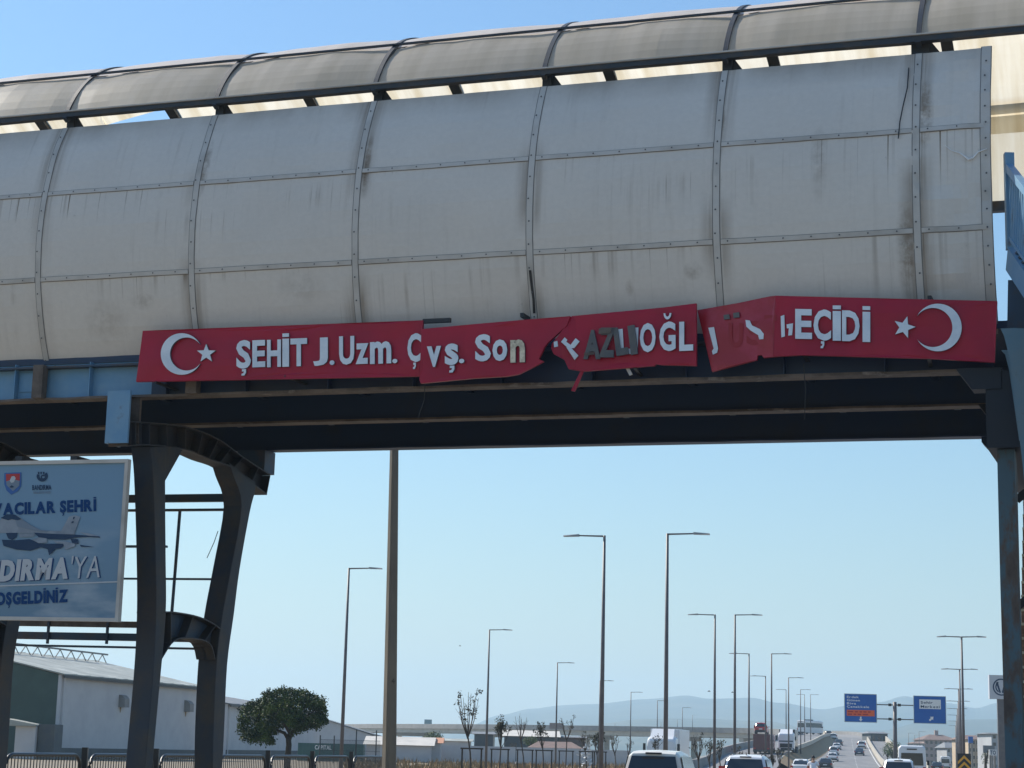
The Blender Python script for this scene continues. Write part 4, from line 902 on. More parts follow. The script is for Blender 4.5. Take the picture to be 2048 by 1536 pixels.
o = thing('boundary_wall', 'long low grey white boundary wall behind the young trees', 'wall', (gx(1050, 235), 235, 0))
for a_, b_, yt in ((868, 1032, 1492), (1032, 1160, 1496), (1160, 1262, 1500)):
    xa, xb = gx(a_, 235), gx(b_, 235); MB().obox(V3(xa + .05, 235, 0), V3(xb - xa - .1, 0, 0), V3(0, .3, 0), ZV * zat((a_ + b_) / 2, yt, 235)).build('wall_panel', M['whitewall'], o)
shed('workshop', 'long dark workshop with cream sheet roof behind the young trees', 'workshop', 1008, 1116, 1460, 1473, 300, 16, 'shedroof', 'base', windows=3)
shed('tiled_house', 'low house with brown hipped tile roof behind the boundary wall', 'house', 1062, 1160, 1483, 1496, 250, 8, 'tile', 'whitewall', hip=.22, windows=3)
shed('dark_shed', 'dark grey shed left of the cream roofed workshop', 'shed', 948, 985, 1463, 1468, 290, 10, 'greyroof', 'base')
shed('annex_block', 'reddish brown block with one window beside the cream roofed workshop', 'shed', 1118, 1170, 1472, 1475, 305, 8, 'greyroof', 'tile', windows=2)
for px0, px1, yt, ye, Y, l in ((880, 940, 1477, 1482, 280, 'jumbled grey roofs of low sheds below the viaduct'),): shed('low_shed', l, 'shed', px0, px1, yt, ye, Y, 9, 'roofsheet', 'whitewall')
# things standing on the viaduct
def board(name, label, cat, px0, px1, y0, y1, Y, m_, leg=None):
    xa, xb = gx(px0, Y), gx(px1, Y); pc = (px0 + px1) / 2; za, zb = zat(pc, y1, Y), zat(pc, y0, Y)
    o = thing(name, label, cat, ((xa + xb) / 2, Y, za)); MB().obox(V3(xa, Y, za), V3(xb - xa, 0, 0), V3(0, .25, 0), ZV * (zb - za)).build('board', M[m_], o)
    m = MB()
    for x in (xa + (xb - xa) * .2, xa + (xb - xa) * .8): m.obox(V3(x - .12, Y + .26, leg if leg is not None else 0), V3(.24, 0, 0), V3(0, .2, 0), ZV * (zb - .3 - (leg if leg is not None else 0)))
    m.build('support', M['concretegrey'], o); return o
M['signteal'] = mat('faded_teal_board', (.10, .20, .24), .6, (.16, .26, .28), .3)
board('roadside_board', 'faded teal roadside board rising above the far viaduct', 'sign', 847, 862, 1439, 1458, 850, 'signteal')
board('roadside_board', 'brown back of a roadside board above the viaduct by the bare trees', 'sign', 1098, 1125, 1446, 1458, 655, 'tile')
M['white_board'] = mat('white_board', (.66, .66, .66), .6)
board('roadside_board', 'tall white board beside the lamp post behind the oncoming lorry', 'sign', 1349, 1366, 1459, 1502, 205, 'white_board')
# ------------------------------------------------------------------ trees
M['leaf'] = mat('pine_needles', (.010, .027, .005), .6, (.055, .090, .012), 1.1, .42, .58, c3=(.14, .17, .03), spec=.2)
M['leaf2'] = mat('broad_leaves', (.05, .085, .02), .7, (.10, .14, .035), 1.0, .4, .6)
M['bark'] = mat('dark_bark', (.045, .034, .026), .9, (.08, .06, .045), 6, bump=.4)
M['budleaf'] = mat('dull_olive_leaf', (.035, .04, .02), .8, (.07, .06, .035), 3)
def leafquad(m, p, s, rnd):
    a = Vector((rnd.gauss(0, 1), rnd.gauss(0, 1), rnd.gauss(0, 1))).normalized(); b = a.cross(Vector((rnd.gauss(0, 1), rnd.gauss(0, 1), rnd.gauss(0, 1)))).normalized()
    m.face([p - a * s * .5, p + b * s * .22, p + a * s * .5, p - b * s * .22])
def pine(px, Y, label):
    rnd = random.Random(4); x = gx(px, Y); k = Y / F
    o = thing('pine_tree', label, 'tree', (x, Y, 0)); zc = zat(px, 1470, Y)
    P = lambda dx, y, dy=0: V3(x + dx * k, Y + dy, zat(px + dx, y, Y))
    m = MB(); m.tube([V3(x, Y, 0), P(-2, 1520), P(0, 1490), P(-2, 1475)], [.22, .18, .16, .15], 8)
    m.tube([P(-2, 1478), P(-10, 1466), P(-40, 1455, .3), P(-70, 1445, .2)], [.12, .10, .06, .03], 6); m.tube([P(0, 1480), P(6, 1462), P(20, 1440, -.3), P(50, 1420, 0)], [.12, .10, .07, .03], 6)
    m.tube([P(-2, 1476), P(-4, 1450, .6), P(-8, 1410, .8)], [.10, .08, .03], 6); m.tube([P(2, 1470), P(-10, 1445, -1.0), P(-30, 1420, -1.3)], [.08, .06, .03], 6)
    m.build('trunk', M['bark'], o, smooth=True)
    m = MB(); R_ = 86 * k
    for c in range(480):
        a = rnd.uniform(0, 2 * math.pi); u = rnd.random(); rad = math.sqrt(u)
        dx, dy = rad * math.cos(a), rad * math.sin(a)
        pxo = dx * 84 - 14; up_ = math.sqrt(max(0, 1 - (dx * dx + dy * dy)))
        ytop = 1420 - 40 * up_ + (14 if dx < -.45 else 0) + 4 * dx * 0 ; ybot = 1468 - 14 * (1 - up_) + (18 if dx < -.25 else -12 * max(0, dx)) - (14 if abs(dx) < .18 else 0)
        f = 1 - rnd.random() ** 1.7 if rnd.random() < .75 else rnd.random() * .35
        y = ybot + (ytop - ybot) * f
        c0 = P(pxo, y + 3 * wob(dx * 4, dy * 4, 2, 1), dy * R_)
        r = rnd.uniform(.20, .42)
        for q in range(64):
            v = Vector((rnd.gauss(0, 1), rnd.gauss(0, 1), rnd.gauss(0, .8))); v = v.normalized() * r * rnd.random() ** .45
            leafquad(m, c0 + v, rnd.uniform(.08, .20), rnd)
    m.build('crown', M['leaf'], o)
pine(578, 108, 'rounded umbrella pine with dense dark green crown beside the trestle')
def young(px, base, top, Y, label, leafy, seed, lean=0.0, fork=.62, plastic=False):
    rnd = random.Random(seed); x = gx(px, Y); h = zat(px, top, Y)
    o = thing('young_tree', label, 'tree', (x, Y, 0), group='young trees planted along the verge')
    m = MB(); f = Vector((x + lean, Y, h * fork)); m.tube([V3(x, Y, 0), V3(x + lean * .35, Y, h * .3), f], [.055, .045, .04], 6)
    tips = []
    nb = rnd.randint(6, 9)
    for i in range(nb):
        a = rnd.uniform(0, 6.28); sp = rnd.uniform(.25, .75) * h * .2; hh = h * (fork + (1 - fork) * rnd.uniform(.55, 1.0)) if i else h
        mid = f + Vector((math.cos(a) * sp * .6, math.sin(a) * sp * .6, (hh - f.z) * .4)); tip = Vector((f.x + math.cos(a) * sp, f.y + math.sin(a) * sp, hh))
        m.tube([f - ZV * rnd.uniform(0, .25), mid, tip], [.032, .022, .010], 5); tips.append((mid, tip))
        for j in range(rnd.randint(3, 6)):
            s = mid.lerp(tip, rnd.random() * .8); e = s + Vector((rnd.gauss(0, .16), rnd.gauss(0, .16), rnd.uniform(.1, .5))); m.tube([s, e], [.012, .005], 4); tips.append((s, e))
    m.build('trunk', M['bark'], o)
    if leafy:
        m = MB()
        for s, e in tips:
            if rnd.random() < leafy:
                for q in range(12): leafquad(m, e + Vector((rnd.gauss(0, .07), rnd.gauss(0, .07), rnd.gauss(-.03, .10))), rnd.uniform(.08, .20), rnd)
        m.build('crown', M['budleaf'], o)
    if plastic:
        m = MB(); c = f + ZV * -.25
        for q in range(60): leafquad(m, c + Vector((rnd.gauss(0, .22), rnd.gauss(0, .2), rnd.gauss(0, .35))), rnd.uniform(.15, .4), rnd)
        b_ = m.build('plastic_bag', M['white']); tag(b_, 'shredded white plastic sheeting caught in the bare branches of a young tree', 'litter')
    if base:
        g_ = thing('tree_stake', 'dark wooden stake frame ' + base, 'tree stake', (x, Y, 0), group='stake frames around the young trees')
        w = .52
        for s in (-1, 1): MB().obox(V3(x + s * w - .045, Y - .35, 0), V3(.09, 0, 0), V3(0, .09, 0), ZV * 1.72).build('post', M['bark'], g_)
        MB().obox(V3(x - w - .1, Y - .40, 1.64), V3(2 * w + .2, 0, 0), V3(0, .045, 0), ZV * .08).build('rail', M['bark'], g_)
young(944, 'around the tallest young tree by the left lamp post', 1383, 105, 'tallest young tree with bare forked branches and a leafy tip', .35, 11, -.25, .50)
young(1000, 'around the bushy topped young tree next to the tallest one', 1435, 122, 'young tree with dark leafy twigs right beside the tallest one', .9, 12, .05, .5)
young(1050, 'around the leaning bare young tree', 1432, 136, 'leaning young tree with fine bare twigs in front of the workshop', .0, 13, -.3, .6)
young(1088, 'around the leafy young tree before the tiled house', 1445, 131, 'young tree with leaf tufts in front of the brown tiled house', .8, 14, -.1, .55)
young(1132, 'around the bare young tree beside the slim lamp post', 1432, 150, 'slim young tree with upright bare twigs beside the lamp post', .1, 15, .05, .6)
young(1174, 'around the young tree with torn plastic', 1468, 140, 'low young tree with white plastic sheeting in its branches', .2, 16, -.1, .6, True)
young(1198, 'behind the tree with torn plastic', 1466, 152, 'short leafy young tree behind the plastic covered one', .8, 17, .05, .55)
for i, (px, top, Y, l) in enumerate(((1196, 1472, 175, 'small bare sapling left of the tall front lamp post'), (1232, 1470, 168, 'small bare sapling right of the tall front lamp post'), (1258, 1478, 190, 'thin bare sapling left of the cream van'), (1318, 1474, 118, 'bare bushy sapling right above the cream van roof'), (1398, 1470, 120, 'bare sapling right of the second tall lamp post'), (1421, 1484, 135, 'low dry sapling left of the white estate car'), (1442, 1482, 140, 'low dry sapling behind the white estate car'), (1475, 1494, 150, 'stunted dry sapling above the white estate car'), (1545, 1508, 120, 'stunted dry sapling between the estate car and the white saloon'), (1560, 1500, 160, 'dry sapling beside the oncoming white lorry'))):
    young(px, '', top, Y, l, .25, 30 + i, random.uniform(-.1, .1), .5)
m = MB(); rnd = random.Random(5)
for k in range(9000):
    Y = rnd.uniform(100, 232); x = gx(rnd.uniform(690, 1250), Y)
    if abs(wob(x * .12, Y * .05, 2, 1)) < .08: continue
    hgt = rnd.uniform(.12, .55) * (1.4 if wob(x * .2, Y * .1, 7, 1) > .1 else .7); a = rnd.uniform(0, 3.14); w = rnd.uniform(.03, .12); l_ = rnd.gauss(0, .12)
    m.face([(x - w * math.cos(a), Y - w * math.sin(a), -.05), (x + w * math.cos(a), Y + w * math.sin(a), -.05), (x + l_, Y + rnd.gauss(0, .1), hgt)])
tag(m.build('dry_grass', M['drygrass']), 'tufts of dry brown grass on the verge under the young trees', 'grass', kind='stuff')
def bush(px, Y, y0, y1, w, label, m_='leaf2', n=60, seed=1, name='bush', trunk=True):
    rnd = random.Random(seed); x = gx(px, Y); k = Y / F; za, zb = zat(px, y1, Y), zat(px, y0, Y)
    o = thing(name, label, 'tree', (x, Y, 0)); m = MB(); m.tube([V3(x, Y, 0), V3(x, Y, (za + zb) / 2)], [.25, .1], 6)
    for j in range(5): a = rnd.uniform(0, 6.28); m.tube([V3(x, Y, max(.2, za)), V3(x + math.cos(a) * w * k * .35, Y + math.sin(a), (za + zb) / 2 + rnd.uniform(0, 1))], [.1, .03], 5)
    m.build('trunk', M['bark'], o)
    m = MB()
    for c in range(n):
        v = Vector((rnd.gauss(0, 1), rnd.gauss(0, 1), rnd.gauss(0, 1))).normalized() * rnd.random() ** .4
        c0 = V3(x + v.x * w * k / 2, Y + v.y * w * k / 2, (za + zb) / 2 + v.z * (zb - za) / 2)
        for q in range(22): leafquad(m, c0 + Vector((rnd.gauss(0, 1), rnd.gauss(0, 1), rnd.gauss(0, 1))) * w * k * .07, w * k * rnd.uniform(.05, .11), rnd)
    m.build('crown', M[m_], o)
# ================================================================== LAMPS, POLE, SIGNS
M['galv'] = mat('galvanised_lamp_pole', (.105, .095, .10), .5, (.14, .125, .125), 2)
M['lampgrey'] = mat('lamp_head_grey', (.30, .29, .28), .45)
def zroad(path, x, y):
    b = min(path, key=lambda p: (p.x - x) ** 2 + (p.y - y) ** 2); return max(0, b.z) if (b.x - x) ** 2 + (b.y - y) ** 2 < 500 else 0
perp = Vector((bd.y, -bd.x, 0))
def lamp_proto(H, arm, double=False):
    o = bpy.data.objects.new('street_lamp', None); COL.objects.link(o); o.empty_display_size = .2; ORIG[o.name] = Vector((0, 0, 0))
    MB().tube([(0, 0, 0), (0, 0, H * .5), (0, 0, H)], [.105, .085, .055], 8).build('pole', M['galv'], o, smooth=True)
    MB().box((0, 0, .03), (.4, .4, .06)).build('base_plate', M['galv'], o)
    for s in ((1, -1) if double else (1,)):
        MB().tube([(0, 0, H - .03), (s * arm * .75, 0, H + .0)], [.04, .03], 6).build('arm', M['galv'], o)
        m = MB(); a, b = s * arm * .62, s * arm; m.hexa([(a, -.10, H - .04), (b, -.13, H - .05), (b, .13, H - .05), (a, .10, H - .04), (a, -.08, H + .05), (b, -.08, H + .0), (b, .08, H + .0), (a, .08, H + .05)] if s > 0 else [(b, -.13, H - .05), (a, -.10, H - .04), (a, .10, H - .04), (b, .13, H - .05), (b, -.08, H), (a, -.08, H + .05), (a, .08, H + .05), (b, .08, H)])
        m.build('lamp_head', M['lampgrey'], o)
    return o
protoS = lamp_proto(10.5, 1.7); protoD = lamp_proto(9.2, 1.45, True)
used = set()
def lamp(proto, px, ytop, H, label, rz, group, Y=None, z=None, path=None):
    o = proto if proto.name not in used else dup(proto); used.add(proto.name)
    if Y is None:
        Y = (H - EYE) * F / (hy(px) - ytop)
        for _ in range(4):
            zz = (zroad(path, gx(px, Y), Y) if path else 0); Y = (H + zz - EYE) * F / (hy(px) - ytop)
    x = at(px, ytop, Y).x; zb = zat(px, ytop, Y) - H
    o.location = (x, Y, zb); o.rotation_euler = (0, 0, rz); tag(o, label, 'street lamp', group)
    return Y
az = -math.atan2(bd.x, bd.y)
gL, gR, gV, gT = 'lamps along the left verge', 'lamps on the median facing the oncoming side', 'lamps on the median facing the near side', 'double arm lamps along the frontage road'
ordn = ['nearest', 'second', 'third', 'fourth', 'fifth', 'sixth', 'seventh', 'eighth']
for i, (px, y) in enumerate(((698, 1136), (979, 1259), (1115, 1325), (1200, 1361), (1262, 1384), (1315, 1401), (1365, 1415))):
    extra = (' next to the concrete pole', ' beside the tallest young tree', ' above the tiled house', ' just left of the tall front median lamp', ' above the boundary wall end', ' by the oncoming lorry', ' behind the tall front median lamp')[i]
    lamp(protoS, px, y, 10.5, f'single arm lamp, {ordn[i]} of the verge row,{extra}', az, gL)
for i, (px, y) in enumerate(((1209, 1071), (1430, 1229), (1498, 1307), (1531, 1352), (1572, 1379), (1609, 1389))):
    lamp(protoS, px, y, 10.5, f'median street lamp, arm over the oncoming carriageway, {ordn[i]} from the bridge', az + math.pi, gR, path=opp)
for i, (px, y) in enumerate(((1335, 1067), (1470, 1229), (1543, 1307), (1577, 1355), (1601, 1379), (1621, 1389))):
    lamp(protoS, px, y, 10.5, f'median street lamp with its arm over the near carriageway, {ordn[i]} from the bridge', az, gV, path=opp)
for i, (px, y) in enumerate(((1923, 1273), (1919, 1338), (1917, 1377.5), (1916, 1402), (1914.5, 1417), (1913, 1430), (1912, 1442), (1911, 1451))):
    lamp(protoD, px, y, 9.2, f'double armed street lamp, {ordn[i]} of the row by the chevron board', az - .05, gT)
for i, (px, y, Yv, l) in enumerate(((1230, 1447, 680, 'left of the tall front median lamps'), (1322, 1444, 665, 'right above the parked lorry'), (1355, 1439, 650, 'nearest the second tall median lamp'), (1385, 1430, 640, 'nearest the hill crest'), (1817, 1466, 520, 'beside the blue sign post, shortest of three'), (1829, 1470, 600, 'between the two others behind the blue signs'), (1838, 1463, 480, 'tallest of three behind the blue signs'))):
    o = dup(protoS); x = at(px, y, Yv).x; zt = zat(px, y, Yv); zb = 9.5 if i < 4 else 0; o.location = (x, Yv, zb); o.rotation_euler = (0, 0, az); o.scale = (1, 1, (zt - zb) / 10.5)
    tag(o, ('small distant lamp on the viaduct, ' if i < 4 else 'small distant lamp over the frontage road, ') + l, 'street lamp', 'small distant lamps')
o = thing('concrete_pole', 'thick square tapered concrete lighting pole standing behind the footbridge', 'pole', (gx(780, 55), 55, 0))
M['polec'] = mat('weathered_pole_concrete', (.17, .145, .11), .9, (.125, .108, .085), 1.2, .4, .6, bump=.3, stretch=(1, 1, .3))
x = gx(781, 55); m = MB(); rot = Matrix.Rotation(R(32), 3, 'Z')
rings = []
for z, r in ((0, .185), (4, .155), (8, .125), (13, .085)): rings.append([V3(x - .02 * z, 55, z) + rot @ V3(a * r, b * r, 0) for a, b in ((-1, -.6), (-.6, -1), (.6, -1), (1, -.6), (1, .6), (.6, 1), (-.6, 1), (-1, .6))])
m.ribbon(rings); m.build('shaft', M['polec'], o)
fb = MB(); sh, wd = string('4', .0); put(fb, sh, lambda a, b: V3(at(783, 1360, 54.8).x + a * .2, 54.815, zat(783, 1367, 54.8) + b * .22), (0, 0, 0)); fb.build('painted_number', M['bark'], o)
MB().tube([V3(x - .30, 54.95, 12.9), V3(x + 1.4, 54.6, 13.3)], .05, 6).build('arm', M['galv'], o)
# overhead direction signs
M['blue_sign'] = mat('blue_sign_face', (.006, .105, .40), .45, (.008, .12, .43), 1.5); M['sign_white'] = mat('sign_white', (.78, .78, .76), .5); M['sign_orange'] = mat('sign_orange', (.80, .13, .035), .5); M['edge'] = mat('sign_edge', (.34, .42, .42), .5)
YS = 175; kx = YS / F
xs = gx(1791, YS); o = thing('sign_post', 'grey post with four horizontal arms carrying the blue direction signs', 'sign post', (xs, YS, 0))
MB().tube([V3(xs, YS, 0), V3(xs, YS, zat(1791, 1404, YS))], [.19, .17], 10).build('post', M['galv'], o, smooth=True)
for y in (1410, 1438.5):
    for a, b in ((1720, 1790), (1792, 1860)): m = MB(); m.tube([V3(gx(a, YS), YS + .0, zat(1791, y, YS)), V3(gx(b, YS), YS + .0, zat(1791, y, YS))], .055, 6); m.build('arm', M['galv'], o)
    for a in (1781, 1800): m = MB(); xa = gx(a, YS); m.box((xa, YS, zat(1791, y, YS)), (.26, .22, .24)); m.build('clamp', M['dark'], o)
def dsign(label, corners):
    (xa, ya), (xb, yb), (yc, yd) = corners
    A = V3(gx(xa, YS), YS - .12, zat(xa, (yc + yd) / 2 - .3, YS)); wd_ = gx(xb, YS) - gx(xa, YS); ht = zat(xa, ya, YS) - zat(xa, yc, YS); zb = zat((xa + xb) / 2, (yc + yd) / 2, YS)
    s = thing('direction_sign', label, 'sign', (A.x, A.y, zb)); 
    MB().obox((A.x, A.y, zb), (wd_, 0, 0), (0, .05, 0), (0, 0, ht)).build('frame', M['edge'], s); e = .055
    MB().obox((A.x + e, A.y - .012, zb + e), (wd_ - 2 * e, 0, 0), (0, .011, 0), (0, 0, ht - 2 * e)).build('face', M['blue_sign'], s)
    return s, A.x, A.y, zb, wd_, ht
def stext(s, txt, x, y, z, cap, m_, wmax=None, bold=.02):
    sh, wd = string(txt, bold, .10); k = cap / .7; mm = MB(); kx_ = k if wmax is None else wmax / wd
    put(mm, sh, lambda a, b: V3(x + a * kx_, y, z + b * k), (0, 0, 0)); return mm.build('lettering', M[m_], s)
s, X, Yf, Zb, Wd, Ht = dsign('square blue direction sign listing Erdek, Gönen, Biga and Çanakkale above an orange band', ((1689, 1388), (1754.5, 1388), (1445, 1444.5)))
for i, (t, w) in enumerate((('Erdek', .37), ('Gönen', .40), ('Biga', .28), ('Çanakkale', .68))): stext(s, t, X + .08 * Wd, Yf - .018, Zb + Ht * (.845 - .112 * i), Ht * .075, 'sign_white', w * Wd)
MB().obox((X + .075 * Wd, Yf - .024, Zb + Ht * .22), (.85 * Wd, 0, 0), (0, .011, 0), (0, 0, Ht * .21)).build('orange_band', M['sign_orange'], s)
m = MB()
for r_, ws in ((.345, (.20, .12, .10, .12, .10)), (.255, (.16, .10, .14, .20))):
    x = X + .10 * Wd
    for w in ws: m.face([(x, Yf - .028, Zb + Ht * r_), (x + w * Wd * .85, Yf - .028, Zb + Ht * r_), (x + w * Wd * .85, Yf - .028, Zb + Ht * (r_ + .045)), (x, Yf - .028, Zb + Ht * (r_ + .045))]); x += w * Wd + .02 * Wd
m.build('band_marks', M['redprint'], s)
def arrow(s, cx, cz, r, ang, y):
    pts = [(0, 1), (.75, .1), (.3, .1), (.3, -.9), (-.3, -.9), (-.3, .1), (-.75, .1)]; c_, s_ = math.cos(ang), math.sin(ang); m = MB(); m.face([(cx + (a * c_ + b * s_) * r, y, cz + (-a * s_ + b * c_) * r) for a, b in pts]); m.build('arrow', M['sign_white'], s)
arrow(s, X + .5 * Wd, Zb + .12 * Ht, .09 * Ht, math.pi, Yf - .02)
s, X, Yf, Zb, Wd, Ht = dsign('blue direction sign with a white Şehir Merkezi plate and a diagonal arrow', ((1828, 1392), (1893.5, 1392), (1447.5, 1447.5)))
MB().obox((X + .18 * Wd, Yf - .024, Zb + Ht * .53), (.66 * Wd, 0, 0), (0, .011, 0), (0, 0, Ht * .34)).build('white_plate', M['sign_white'], s)
stext(s, 'Şehir', X + .22 * Wd, Yf - .028, Zb + Ht * .72, Ht * .085, 'darkprint', .37 * Wd); stext(s, 'Merkezi', X + .22 * Wd, Yf - .028, Zb + Ht * .57, Ht * .085, 'darkprint', .58 * Wd)
arrow(s, X + .54 * Wd, Zb + .18 * Ht, .11 * Ht, R(45), Yf - .02)
# chevron board
M['yellow'] = mat('chevron_yellow', (.75, .36, .03), .5)
Yc = 112; x0, x1 = gx(1915, Yc), gx(1942, Yc); zt = zat(1928, 1507, Yc); wd_ = x1 - x0
o = thing('chevron_board', 'black hazard board with yellow chevrons pointing up at the first double lamp', 'sign', ((x0 + x1) / 2, Yc, 0))
MB().obox((x0, Yc, zt - 1.5), (wd_, 0, 0), (0, .04, 0), (0, 0, 1.5)).build('board', M['dark'], o)
m = MB()
for k in range(4):
    zc = zt - .10 - .36 * k; m.face([(x0 + .02, Yc - .006, zc - .36), (x0 + wd_ / 2, Yc - .006, zc), (x1 - .02, Yc - .006, zc - .36), (x1 - .02, Yc - .006, zc - .52), (x0 + wd_ / 2, Yc - .006, zc - .17), (x0 + .02, Yc - .006, zc - .52)])
m.build('chevron_marking', M['yellow'], o); m = MB(); m.tube([((x0 + x1) / 2, Yc + .07, 0), ((x0 + x1) / 2, Yc + .07, zt - .2)], .04, 6); m.build('post', M['galv'], o)
# square pylon sign with round emblem
Yp = 190; x0, x1 = gx(1982, Yp), gx(2030, Yp); z0, z1 = zat(1990, 1398, Yp), zat(1990, 1350, Yp)
o = thing('pylon_sign', 'square white pylon sign with a dark ringed round emblem beside the column', 'sign', ((x0 + x1) / 2, Yp, 0))
MB().obox((x0, Yp, z0), (x1 - x0, 0, 0), (0, .4, 0), (0, 0, z1 - z0)).build('board', mat('pylon_white', (.50, .52, .56), .5), o)
m = MB(); cx, cz, r = (x0 + x1) / 2, (z0 + z1) / 2, (z1 - z0) * .36
for sh in (arcband(cx, cz, r * .84, r, 0, 2 * math.pi, 24), poly2([(cx - r * .62, cz + r * .5), (cx - r * .4, cz + r * .62), (cx - r * .05, cz - r * .6), (cx - r * .2, cz - r * .72)]), poly2([(cx + r * .62, cz + r * .5), (cx + r * .4, cz + r * .62), (cx + r * .05, cz - r * .6), (cx + r * .2, cz - r * .72)]), arcband(cx, cz, r * .55, r * .70, R(120), R(240), 8)):
    put(m, [sh], lambda a, b: V3(a, Yp - .01, b), (0, 0, 0))
m.build('emblem', M['darkprint'], o); MB().obox((x0 + .8, Yp + .1, 0), (.8, 0, 0), (0, .25, 0), (0, 0, z0)).build('post', M['galv'], o)
# ================================================================== town on the right
M['pink'] = mat('faded_pink_render', (.36, .27, .24), .85, (.30, .24, .22), .2); M['beige'] = mat('beige_render', (.50, .40, .28), .85, (.42, .34, .26), .2); M['greyw'] = mat('grey_render', (.38, .40, .42), .85, (.33, .34, .36), .2)
def block(name, label, px0, px1, yroof, yeave, Y, dep, wallm, roofm, nx, nz, hip=.25, band=None, cat='apartment block'):
    xa, xb = gx(px0, Y), gx(px1, Y); pc = (px0 + px1) / 2; ze = zat(pc, yeave, Y); zr = zat(pc, yroof, Y); o = thing(name, label, cat, ((xa + xb) / 2, Y, 0))
    MB().obox((xa, Y, 0), (xb - xa, 0, 0), (0, dep, 0), (0, 0, ze)).build('wall', M[wallm], o)
    m = MB(); h = hip * (xb - xa); m.hexa([(xa - .6, Y - .6, ze), (xb + .6, Y - .6, ze), (xb + .6, Y + dep + .6, ze), (xa - .6, Y + dep + .6, ze), (xa + h, Y + dep * .45, zr), (xb - h, Y + dep * .45, zr), (xb - h, Y + dep * .55, zr), (xa + h, Y + dep * .55, zr)]); rf_ = m.build('roof', M[roofm], o)
    if hip > .2: m = MB(); m.obox((pc_x := xa + (xb - xa) * .45, Y + dep * .4, zr - 1), (1.2, 0, 0), (0, 1, 0), (0, 0, 2.4)); m.build('chimney', M[wallm], rf_)
    w0 = None; dx, dz = (xb - xa) / nx, ze / nz
    for i in range(nx):
        for j in range(nz):
            if w0 is None:
                w0 = MB().obox((xa + dx * .25, Y - .05, dz * .35), (dx * .5, 0, 0), (0, .05, 0), (0, 0, dz * .45)).build('window', M['glass'], o)
            else: w = w0.copy(); COL.objects.link(w); w.parent = o; w.location = (dx * i, 0, dz * j)
    if band:
        for j in range(1, nz): MB().obox((xa + dx * (nx // 2) - dx * .45, Y - .9, dz * j - .1), (dx * .9, 0, 0), (0, .9, 0), (0, 0, .9)).build('balcony', M[band], o)
    return o
block('apartment_block', 'greyish pink apartment block with hipped brown roof and chimney', 1849, 1916, 1469, 1480, 640, 16, 'pink', 'tile', 7, 4, .3, 'greyw')
block('low_block', 'low grey building left of the pink apartment block', 1832, 1850, 1484, 1487, 600, 12, 'greyw', 'tile', 3, 3, .1)
block('apartment_block', 'pale grey house with sloping roof beside the double armed lamps', 1894, 1926, 1485, 1496, 520, 12, 'greyw', 'greyroof', 4, 3, .15)
block('apartment_block', 'long beige apartment block under a brown roof, partly behind the column', 1938, 1986, 1470, 1479, 430, 16, 'beige', 'tile', 7, 4, .08, 'pink')
block('apartment_block', 'hazy cream apartment block far behind the double armed lamps', 1917, 1941, 1482, 1485, 720, 14, 'beige', 'greyroof', 4, 4, .05)
block('apartment_block', 'tall white block at the edge of the column', 1984, 2030, 1465, 1468, 400, 12, 'greyw', 'greyroof', 4, 5, .05)
block('low_block', 'dark building with a flat roof behind the exit lane wall', 1742, 1776, 1463, 1467, 500, 12, 'base', 'greyroof', 3, 3, .05, None, 'building')
board('roadside_board', 'small blue panel sign on a pole by the beige apartment block', 'sign', 1938, 1947, 1473, 1486, 330, 'blue_sign')
board('roadside_board', 'dark grey advertising board before the beige apartment block', 'sign', 1967, 1990, 1491, 1506, 300, 'greyroof')
b_ = board('roadside_board', 'white shop board with the dark letters TO', 'sign', 1979, 1994, 1499, 1511, 260, 'white_board'); mm = MB(); sh, wd = string('TO', .03); put(mm, sh, lambda a, b: V3(gx(1981, 260) + a / wd * (gx(1992, 260) - gx(1981, 260)), 259.98, zat(1986, 1509, 260) + b * .75), (0, 0, 0)); mm.build('lettering', M['darkprint'], b_)
bush(1786, 330, 1480, 1521, 30, 'dark green bushy tree beside the blue sign post', n=70, seed=3, name='tree'); bush(1775, 360, 1490, 1515, 22, 'smaller green tree left of the sign post, by the exit lane wall', n=40, seed=4, name='tree')
bush(1971, 220, 1504, 1531, 16, 'bright green young tree under the advertising board', n=50, seed=5, name='tree'); bush(865, 300, 1466, 1484, 38, 'olive green tree behind the pale roofed shed', n=70, seed=6, name='tree'); bush(1062, 262, 1476, 1490, 34, 'green shrub beside the brown tiled house', n=50, seed=8, name='tree')
